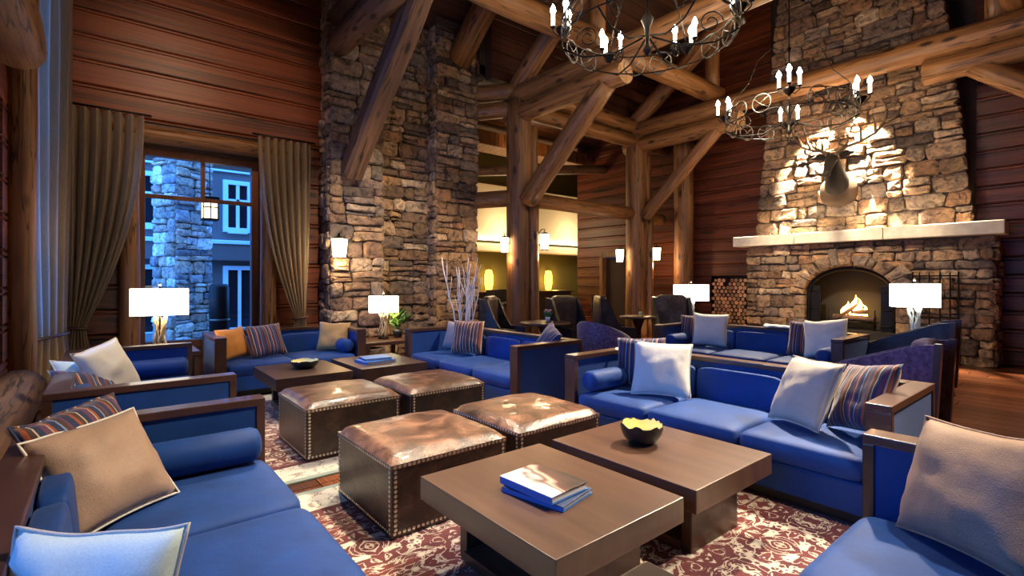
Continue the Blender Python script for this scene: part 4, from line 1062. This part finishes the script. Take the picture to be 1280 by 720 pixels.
# ================================================================ LANTERNS
def lantern(label, loc, d, w_=.15, h_=.28, e=14, post=.14):
    """d: horizontal direction from the mount to the lantern"""
    t_ = thing('wall_lantern', label, 'lantern', loc); dx, dy = d
    br = MB(); br.tube([(-dx * post, -dy * post, h_ * .75), (-dx * post * .4, -dy * post * .4, h_ * 1.25), (0, 0, h_ * 1.28), (0, 0, h_ * 1.0)], .010, 6)
    br.box(-dx * post - .03, -dx * post + .03, -dy * post - .03, -dy * post + .03, h_ * .55, h_ * 1.0, .006); br.build('bracket', 'iron', t_)
    cp = MB(); cp.lathe([(0, h_ * 1.12), (w_ * .35, h_ * 1.06), (w_ * .72, h_ * .97), (0, h_ * .97)], 4); cp.build('cap', 'iron', t_); MB().lathe([(0, -.012), (w_ * .5, -.012), (w_ * .5, .008), (0, .008)], 4).build('bottom_plate', 'iron', t_)
    MB().lathe([(0, .01), (w_ * .48, .01), (w_ * .62, h_ * .96), (0, h_ * .96)], 4, smooth=False).build('glass_body', 'lantern_glow', t_)
    plight('lantern_light', (loc[0] + dx * .02, loc[1] + dy * .02, loc[2] - .12), e, (1, .62, .28), .08)
lantern('lit lantern on the right of the left log column', (6.86, 7.36, 2.02), (.9, -.5), .2, .32, 16, .17)
lantern('lit lantern on the left side of the left log column', (6.12, 7.72, 1.95), (-1, 0), .18, .30, 9, .12)
lantern('lit lantern on the left of the right log column', (9.90, 7.90, 1.85), (-1, .1), .2, .32, 9, .15)
lantern('lit lantern on the right of the right log column', (10.66, 7.36, 1.90), (.8, -.6), .2, .32, 16, .17)
lantern('lit lantern fixed on the left stone pier', (3.02, 8.20, 1.78), (0, -1), .22, .32, 16, .10)

# ================================================================ CHAIRS
def wing_chair(label, loc, rz):
    t_ = thing('wing_chair', label, 'armchair', loc, R(rz), 'leather wing chairs')
    MB().sup((0, -.02, .38), (.29, .30, .09), .4, .25, 24, 10).build('seat', 'leather_black', t_)
    bk = MB(); vs = []
    bk.sup((0, .26, .72), (.30, .075, .42), .35, .4, 24, 14); bk.build('backrest', 'leather_wing', t_)
    for s in (-1, 1):
        MB().prism([(-.28, .30), (.30, .30), (.34, 1.10), (.20, 1.08), (.08, .78), (-.02, .62), (-.28, .60)], 0, s * .29, s * .35).build('wing', 'leather_black', t_)
        for yq in (-.26, .26): MB().tube([(s * .26, yq, .32), (s * .28, yq * 1.06, 0)], [.03, .018], 8).build('leg', 'frame_wood', t_)
    return t_
wing_chair('black leather wing chair in front of the left log column', (5.25, 6.62, 0), 35)
wing_chair('brown-backed leather wing chair right of the flower table', (6.30, 6.02, 0), 0)
wing_chair('dark leather wing chair left of the right log column', (6.95, 5.66, 0), 55)
wing_chair('glossy leather wing chair right of the right log column', (8.08, 5.18, 0), -40)
def round_table(label, loc, r=.42, h=.72):
    t_ = thing('round_table', label, 'table', loc)
    MB().lathe([(0, h - .04), (r - .01, h - .04), (r, h - .03), (r, h - .008), (r - .01, h), (0, h)], 32).build('table_top', 'table_wood', t_)
    MB().lathe([(0, 0), (.26, 0), (.26, .03), (.10, .06), (.06, .12), (.055, .5), (.12, h - .06), (.12, h - .04), (0, h - .04)], 20).build('pedestal', 'frame_wood', t_)
round_table('round wooden table with flowers before the left column', (5.62, 6.02, 0))
round_table('round wooden table with small candle by the right column', (7.70, 5.72, 0), .34, .74)
fl = thing('flower_pot', 'small vase of green leaves and pink flowers on round table', 'flowers', (5.68, 6.02, .7205))
MB().lathe([(0, 0), (.03, 0), (.042, .08), (.036, .08), (.026, .01), (0, .01)], 14).build('vase', 'white', fl)
rn = random.Random(4)
for k in range(12): a_ = rn.uniform(0, 6.28); link('leaf', lme, None, fl, (.02 * math.cos(a_), .02 * math.sin(a_), .06 + rn.uniform(0, .05)), (rn.uniform(-.8, .8), rn.uniform(-.8, .8), a_), [.7] * 3)
for k in range(6): a_ = k * 1.05; MB().sup((.045 * math.cos(a_), .045 * math.sin(a_), .17 + .02 * (k % 2)), (.022, .022, .018), 1, 1, 8, 6).build('flower', 'petal', fl)
cd = thing('candle_glass', 'small glowing candle glass on the round table by column', 'candle', (7.72, 5.68, .7405))
MB().lathe([(0, 0), (.028, 0), (.034, .08), (.03, .08), (.025, .01), (0, .01)], 14).build('glass_cup', 'lamp_glass', cd)
MB().lathe([(0, .012), (.022, .012), (.022, .05), (.006, .055), (.004, .075), (0, .08)], 10).build('candle', 'amber_glow', cd)
# tub chair with floral lining
tc = thing('tub_chair', 'round purple tub chair with floral lining behind right sofa', 'armchair', (5.95, 5.02, 0), R(90))
NA = 28; vi = []; vo_ = []; mbi, mbo = MB(), MB()
def tubz(q): return .46 + .34 * math.cos(q * math.pi * .5) ** 1.3
for k in range(NA + 1):
    q = 2 * k / NA - 1; a_ = math.pi / 2 + q * R(138); z1 = tubz(abs(q))
    vo_.append([(.40 * math.cos(a_), .40 * math.sin(a_), .08), (.42 * math.cos(a_), .42 * math.sin(a_), .35), (.44 * math.cos(a_), .44 * math.sin(a_), z1 - .03), (.41 * math.cos(a_), .41 * math.sin(a_), z1)])
    vi.append([(.41 * math.cos(a_), .41 * math.sin(a_), z1), (.36 * math.cos(a_), .36 * math.sin(a_), z1 - .03), (.32 * math.cos(a_), .32 * math.sin(a_), .36)])
for mb, V in ((mbo, vo_), (mbi, vi)):
    m = len(V[0]); mb.add([p for r_ in V for p in r_], [(k * m + j, k * m + j + 1, (k + 1) * m + j + 1, (k + 1) * m + j) for k in range(NA) for j in range(m - 1)], 0, True)
mbo.build('outer_back', 'plum', tc); mbi.build('inner_back', 'floral', tc)
MB().sup((0, -.02, .34), (.33, .34, .09), .4, .7, 24, 8).build('seat', 'plum', tc); MB().lathe([(0, .02), (.36, .02), (.38, .3), (0, .3)], 24).build('seat_base', 'plum', tc)
# slope-sided chairs seen from the side
def slope_chair(label, loc, rz, side, L=.80, W=.66, hb=.86, ha=.58):
    t_ = thing('slope_arm_chair', label, 'armchair', loc, R(rz))
    MB().box(-W / 2 + .06, W / 2 - .06, -L / 2 + .03, L / 2 - .1, .18, .40, .02).build('seat', side, t_)
    MB().sup((0, L / 2 - .10, .60), (W / 2 - .06, .07, .28), .35, .3, 24, 10).build('backrest', side, t_)
    for s in (-1, 1):
        sd = MB().prism([(-L / 2, .16), (L / 2 - .02, .16), (L / 2 + .02, hb), (L / 2 - .08, hb - .01), (-L / 2, ha)], 0, min(s * (W / 2 - .06), s * W / 2), max(s * (W / 2 - .06), s * W / 2)).build('side_panel', side, t_)
        MB().prism([(L / 2 - .02, .10), (L / 2 + .03, .10), (L / 2 + .07, hb + .01), (L / 2 + .02, hb + .01)], 0, min(s * (W / 2 - .065), s * (W / 2 + .005)), max(s * (W / 2 - .065), s * (W / 2 + .005))).build('rear_post', 'frame_wood', sd)
        for yq in (-L / 2 + .05, L / 2 - .04): MB().tube([(s * (W / 2 - .05), yq, .2), (s * (W / 2 - .05), yq + (.03 if yq > 0 else -.01), 0)], [.032, .022], 8).build('leg', 'frame_wood', t_)
    return t_
slope_chair('purple patterned armchair with sloping side behind right sofa arm', (5.72, 1.46, 0), 180, 'plum', .86, .62, .86, .56)
slope_chair('dark brown armchair with sloping side in front of the fire tools', (7.72, 1.68, 0), 184, 'leather_black', .78, .66, .92, .62)

# ================================================================ FAR ROOM
sf = tag(MB().box(6.1, 15.5, 12.3, 12.98, 2.75, 4.35, .02).build('lit_soffit', 'cream_wall'), 'cream lit soffit panel high in the far room', 'soffit')
tag(MB().box(6.2, 15.4, 12.2, 12.28, 2.62, 2.72, .01).build('cove_light_strip', 'cove_glow'), 'long bright cove light strip under cream soffit', 'light strip')
tag(MB().box(6.2, 15.4, 12.34, 12.7, 2.30, 2.55, .02).build('lower_cornice', 'cream_wall'), 'pale lower cornice under the cove light strip', 'cornice')
ct = thing('bar_counter', 'dark bar counter in the far room behind left column', 'counter', (9.6, 11.9, 0))
MB().box(-2.4, 2.4, -.3, .3, 0, 1.02, .01).build('counter_body', 'shadow_wall', ct); MB().box(-2.5, 2.5, -.36, .36, 1.02, 1.07, .01).build('counter_top', 'table_dark', ct)
for i, (x_, lb) in enumerate(((9.62, 'amber wall sconce seen left of the left log column'), (12.25, 'amber wall sconce seen right of the left log column'))):
    sc = thing('wall_sconce', lb, 'sconce', (x_, 12.96, 1.05)); MB().lathe([(0, 0), (.10, .03), (.15, .25), (.15, .5), (.10, .68), (0, .7)], 16).build('glass_shade', 'amber_glow', sc); MB().box(-.05, .05, 0, .04, .1, .6, .01).build('back_plate', 'iron', sc)
    plight('sconce_light', (x_, 12.6, 1.4), 22, (1, .55, .12), .1)
plight('cove_light', (9.6, 11.6, 2.9), 60, (1, .75, .42), .3); plight('cove_light', (12.6, 11.6, 2.9), 60, (1, .75, .42), .3)
bm_ = thing('lit_timber_beam', 'orange lit timber beam with two downlights in far room', 'beam', (9.0, 10.6, 5.0))
MB().box(-2.8, 3.5, -.35, .35, -.15, .22, .02).build('beam_body', 'log', bm_)
for k, x_ in enumerate((-.72, -.35)):
    MB().lathe([(0, 0), (.07, 0), (.075, .02), (0, .02)], 14).build('downlight', 'downlight', bm_, (x_ + .2, -.36, -.02), (R(70), 0, 0))
slight('beam_wash', (8.6, 9.6, 4.5), (8.8, 10.4, 5.0), 25, (1, .5, .18), 120)
for i, (x_, y_, lb) in enumerate(((8.1, 10.6, 'dark bar stool left of the left column, far room'), (8.75, 11.0, 'dark bar stool nearer the left column, far room'))):
    st = thing('bar_stool', lb, 'stool', (x_, y_, 0)); MB().sup((0, 0, .74), (.2, .2, .05), .5, .6, 16, 8).build('seat', 'leather_black', st)
    MB().box(-.18, .18, .16, .2, .8, 1.15, .015).build('backrest', 'leather_black', st)
    for sx in (-1, 1):
        for sy in (-1, 1): MB().tube([(sx * .14, sy * .14, .72), (sx * .17, sy * .17, 0)], .016, 6).build('leg', 'frame_wood', st)

# ================================================================ OUTSIDE THE WINDOW
tag(MB().box(-14, 20, 9.6, 40, -.3, -.1).build('courtyard_ground', 'ext_ground'), 'pale courtyard ground outside the window', 'ground')
tw = thing('stone_tower', 'blue-lit stone chimney tower standing outside the window', 'tower', (1.55, 14.9, -.1), R(30))
cr = MB(); cr.box(-.44, .44, -.36, .36, 0, 4.55); cr.box(-.36, .36, -.3, .3, 4.5, 4.68); cr.build('mortar_core', 'mortar', tw)
masonry(tw, (0, -.37, 0), (1, 0, 0), (0, -1, 0), lambda z: (-.48, .48), 0, 4.5, 'stone_dusk_lit', (.20, .34), (.26, .5), (.04, .12), seed=51)
masonry(tw, (-.45, 0, 0), (0, 1, 0), (-1, 0, 0), lambda z: (-.40, .40), 0, 4.5, 'stone_dusk_lit', (.20, .34), (.26, .5), (.04, .12), seed=52)
fc = thing('lodge_facade', 'blue lit lodge wing with tall windows outside, right of tower', 'building', (3.6, 17.5, -1.0))
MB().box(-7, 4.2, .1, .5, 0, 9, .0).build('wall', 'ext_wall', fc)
MB().box(-7, 4.2, -.25, .1, 3.0, 3.55, .02).build('belt_course', 'ext_wall', fc); MB().box(-7, 4.2, -.3, .1, 3.5, 3.62, .02).build('ledge', 'ext_paint', fc)
for zq in (5.75, 6.25, 6.75, 7.3): MB().box(-7, 4.2, .02, .1, zq, zq + .06, .004).build('trim_line', 'ext_paint', fc)
for k in range(8): MB().box(-7, 4.2, .04, .1, 5.82 + k * .26, 6.06 + k * .26, .01).build('siding_board', 'roof_board', fc)
for (x0, x1, z0, z1) in ((-2.9, -2.0, .8, 2.85), (-.75, .15, .8, 2.85), (.2, 1.3, .5, 2.85), (1.45, 2.3, .8, 2.85), (-2.9, -2.0, 3.9, 5.5), (-.75, .05, 3.9, 5.5), (.15, .95, 3.9, 5.5), (1.05, 2.0, 3.9, 5.5)):
    fr = MB(); g = .13
    fr.box(x0, x0 + g, -.02, .12, z0, z1); fr.box(x1 - g, x1, -.02, .12, z0, z1); fr.box(x0 + g, x1 - g, -.02, .12, z1 - g, z1); fr.box(x0 + g, x1 - g, -.06, .12, z0 - .04, z0 + g); fr.box((x0 + x1) / 2 - .045, (x0 + x1) / 2 + .045, 0, .1, z0 + g, z1 - g)
    if z0 > 3: fr.box(x0 + g, x1 - g, 0, .1, z0 + .62 * (z1 - z0) - .03, z0 + .62 * (z1 - z0) + .03)
    wn_ = fr.build('window', 'ext_paint', fc)
    for a, b in ((x0 + g, (x0 + x1) / 2 - .045), ((x0 + x1) / 2 + .045, x1 - g)): MB().box(a, b, .06, .08, z0 + g, z1 - g).build('pane', 'ext_window_lit' if (z0 < .6 and a > .6) or (z0 > 3 and x0 > 1 and a > 1.4) else 'glass_dark', wn_)
lt = thing('hanging_lantern', 'square lit lantern hanging outside the window', 'lantern', (1.62, 11.4, 2.62))
MB().tube([(0, 0, .42), (0, 0, 2.2)], .008, 6).build('chain', 'iron', lt); MB().box(-.12, .12, -.12, .12, .0, .36).build('glass_body', 'ext_lantern', lt)
fr = MB(); 
for sx in (-1, 1):
    for sy in (-1, 1): fr.box(sx * .125 - .012, sx * .125 + .012, sy * .125 - .012, sy * .125 + .012, -.03, .38)
fr.box(-.15, .15, -.15, .15, .36, .42, .01); fr.box(-.14, .14, -.14, .14, -.04, 0, .01); fr.box(-.135, .135, -.14, -.12, .20, .225); fr.box(-.01, .01, -.14, -.12, 0, .36); fr.build('iron_frame', 'iron', lt)
pb = thing('porch_beam', 'timber porch beam above the hanging lantern outside', 'beam', (1.6, 11.4, -.1))
MB().box(-2.6, 2.6, -.12, .12, 4.92, 5.12, .01).build('beam', 'window_wood', pb)
for s in (-1, 1): MB().box(s * 2.5 - .1, s * 2.5 + .1, -.1, .1, 0, 4.92, .01).build('post', 'window_wood', pb)
lt = thing('facade_lantern', 'dark lantern with small bulb outside on the lodge wing', 'lantern', (4.15, 17.05, .95))
MB().box(-.25, .25, -.2, .2, 0, .06).build('base_tray', 'iron', lt); MB().lathe([(0, .95), (.15, .85), (.42, .62), (0, .62)], 4).build('cap', 'iron', lt)
fr = MB()
for sx in (-1, 1):
    for sy in (-1, 1): fr.box(sx * .22 - .02, sx * .22 + .02, sy * .18 - .02, sy * .18 + .02, .05, .63)
fr.box(-.04, .04, -.2, .3, .9, .96); fr.build('iron_frame', 'iron', lt); MB().sup((0, 0, .32), (.09, .09, .1), 1, 1, 10, 8).build('bulb', 'ext_lantern', lt)
pl = thing('outdoor_heater', 'dark upright cylinder standing beside tower outside window', 'heater', (2.02, 12.9, -.1))
MB().lathe([(0, 0), (.20, 0), (.20, 1.35), (.16, 1.42), (0, 1.42)], 18).build('body', 'iron', pl); MB().lathe([(.21, .6), (.22, .62), (.21, .64)], 18).build('band', 'iron_bright', pl)

# ================================================================ CEILING SPOTLIGHTS (fixtures on the purlins and tie beams)
def spot(label, loc, target, e, ang, c=(1, .84, .62), r=.11, blend=.75, arm=(0, 0, .16)):
    t_ = thing('spotlight', label, 'spotlight', loc, 0, 'track spotlights on the log beams'); d = (Vector(target) - Vector(loc)).normalized(); q = d.to_track_quat('-Z', 'Y').to_euler()
    MB().lathe([(.0, .10), (.045, .10), (.05, .07), (.052, -.05), (.046, -.05), (.044, .06), (0, .06)], 14).build('can', 'iron', t_, (0, 0, 0), q)
    MB().tube([(0, 0, .03), arm], .012, 6).build('mount', 'iron', t_)
    slight('spot_beam', Vector(loc) + d * .06, target, e, c, ang, blend, r)
PZ = 5.19
spot('spotlight on the purlin aimed at the far ottomans', (1.9, 5.75, PZ), (2.0, 4.1, .4), 620, 44)
spot('spotlight on the purlin aimed at the far coffee tables', (3.0, 5.75, PZ), (2.2, 6.2, .4), 480, 50)
spot('added spotlight on the purlin brightening the far-left sofa', (.8, 5.75, PZ), (.2, 5.1, .5), 420, 36)  # extra lamp, added to brighten the cream cushion there
spot('spotlight on the first tie beam aimed at near tables', (3.03, 2.9, 5.0), (1.75, 1.9, .42), 420, 44)
spot('spotlight on the first tie beam aimed at near ottomans', (3.03, 5.2, 5.0), (1.75, 2.9, .45), 520, 36)
spot('spotlight on the middle tie beam aimed at right sofa', (6.48, 2.4, 4.80), (3.6, 2.0, .5), 1900, 42)
spot('spotlight on the middle tie beam aimed at branch-side sofa', (6.48, 4.2, 4.80), (3.7, 5.2, .5), 800, 40)
spot('spotlight on the first tie beam aimed at left foreground', (3.03, 1.1, 5.0), (.4, 2.7, .5), 720, 42)
spot('spotlight on the first tie beam aimed at loveseat', (3.03, -.6, 5.0), (2.3, .4, .5), 520, 40)
spot('added spotlight on the middle tie beam brightening the fireplace', (6.72, 3.3, 4.95), (11.0, 3.4, 1.7), 1100, 46, (1, .80, .55))  # no such lamp visible, added to lift the lower chimney and mantel
spot('added spotlight on the fireplace-side beam brightening the right floor', (10.06, .3, 4.95), (8.2, .9, 0), 620, 50)  # added lamp that fills in light on the dark floor
spot('added spotlight on the middle tie beam brightening right sofa arm', (6.48, -1.2, 4.80), (3.9, .6, .5), 1100, 44)  # invented lamp, put in to light the sofa's outer arm panel
spot('spotlight on the fireplace-side beam aimed at distant sofa', (10.3, 4.6, 4.77), (6.9, 3.3, .5), 1300, 40)
spot('left of two spotlights washing the stones behind elk head', (10.86, 3.56, 4.74), (11.16, 4.42, 2.6), 5200, 52, (1, .84, .58), .03, .7, (-.40, 0, .34))
spot('right of two spotlights washing the stones behind elk head', (10.86, 3.38, 4.74), (11.16, 2.50, 2.6), 5200, 52, (1, .84, .58), .03, .7, (-.40, 0, .34))
spot('spotlight on the first tie beam aimed at pier stones', (3.03, 4.6, 5.0), (4.0, 8.3, 1.7), 560, 50, (1, .80, .56))
spot('spotlight on the purlin washing the boards over window', (.9, 5.75, PZ), (1.2, 8.7, 4.3), 120, 74, (1, .66, .40))
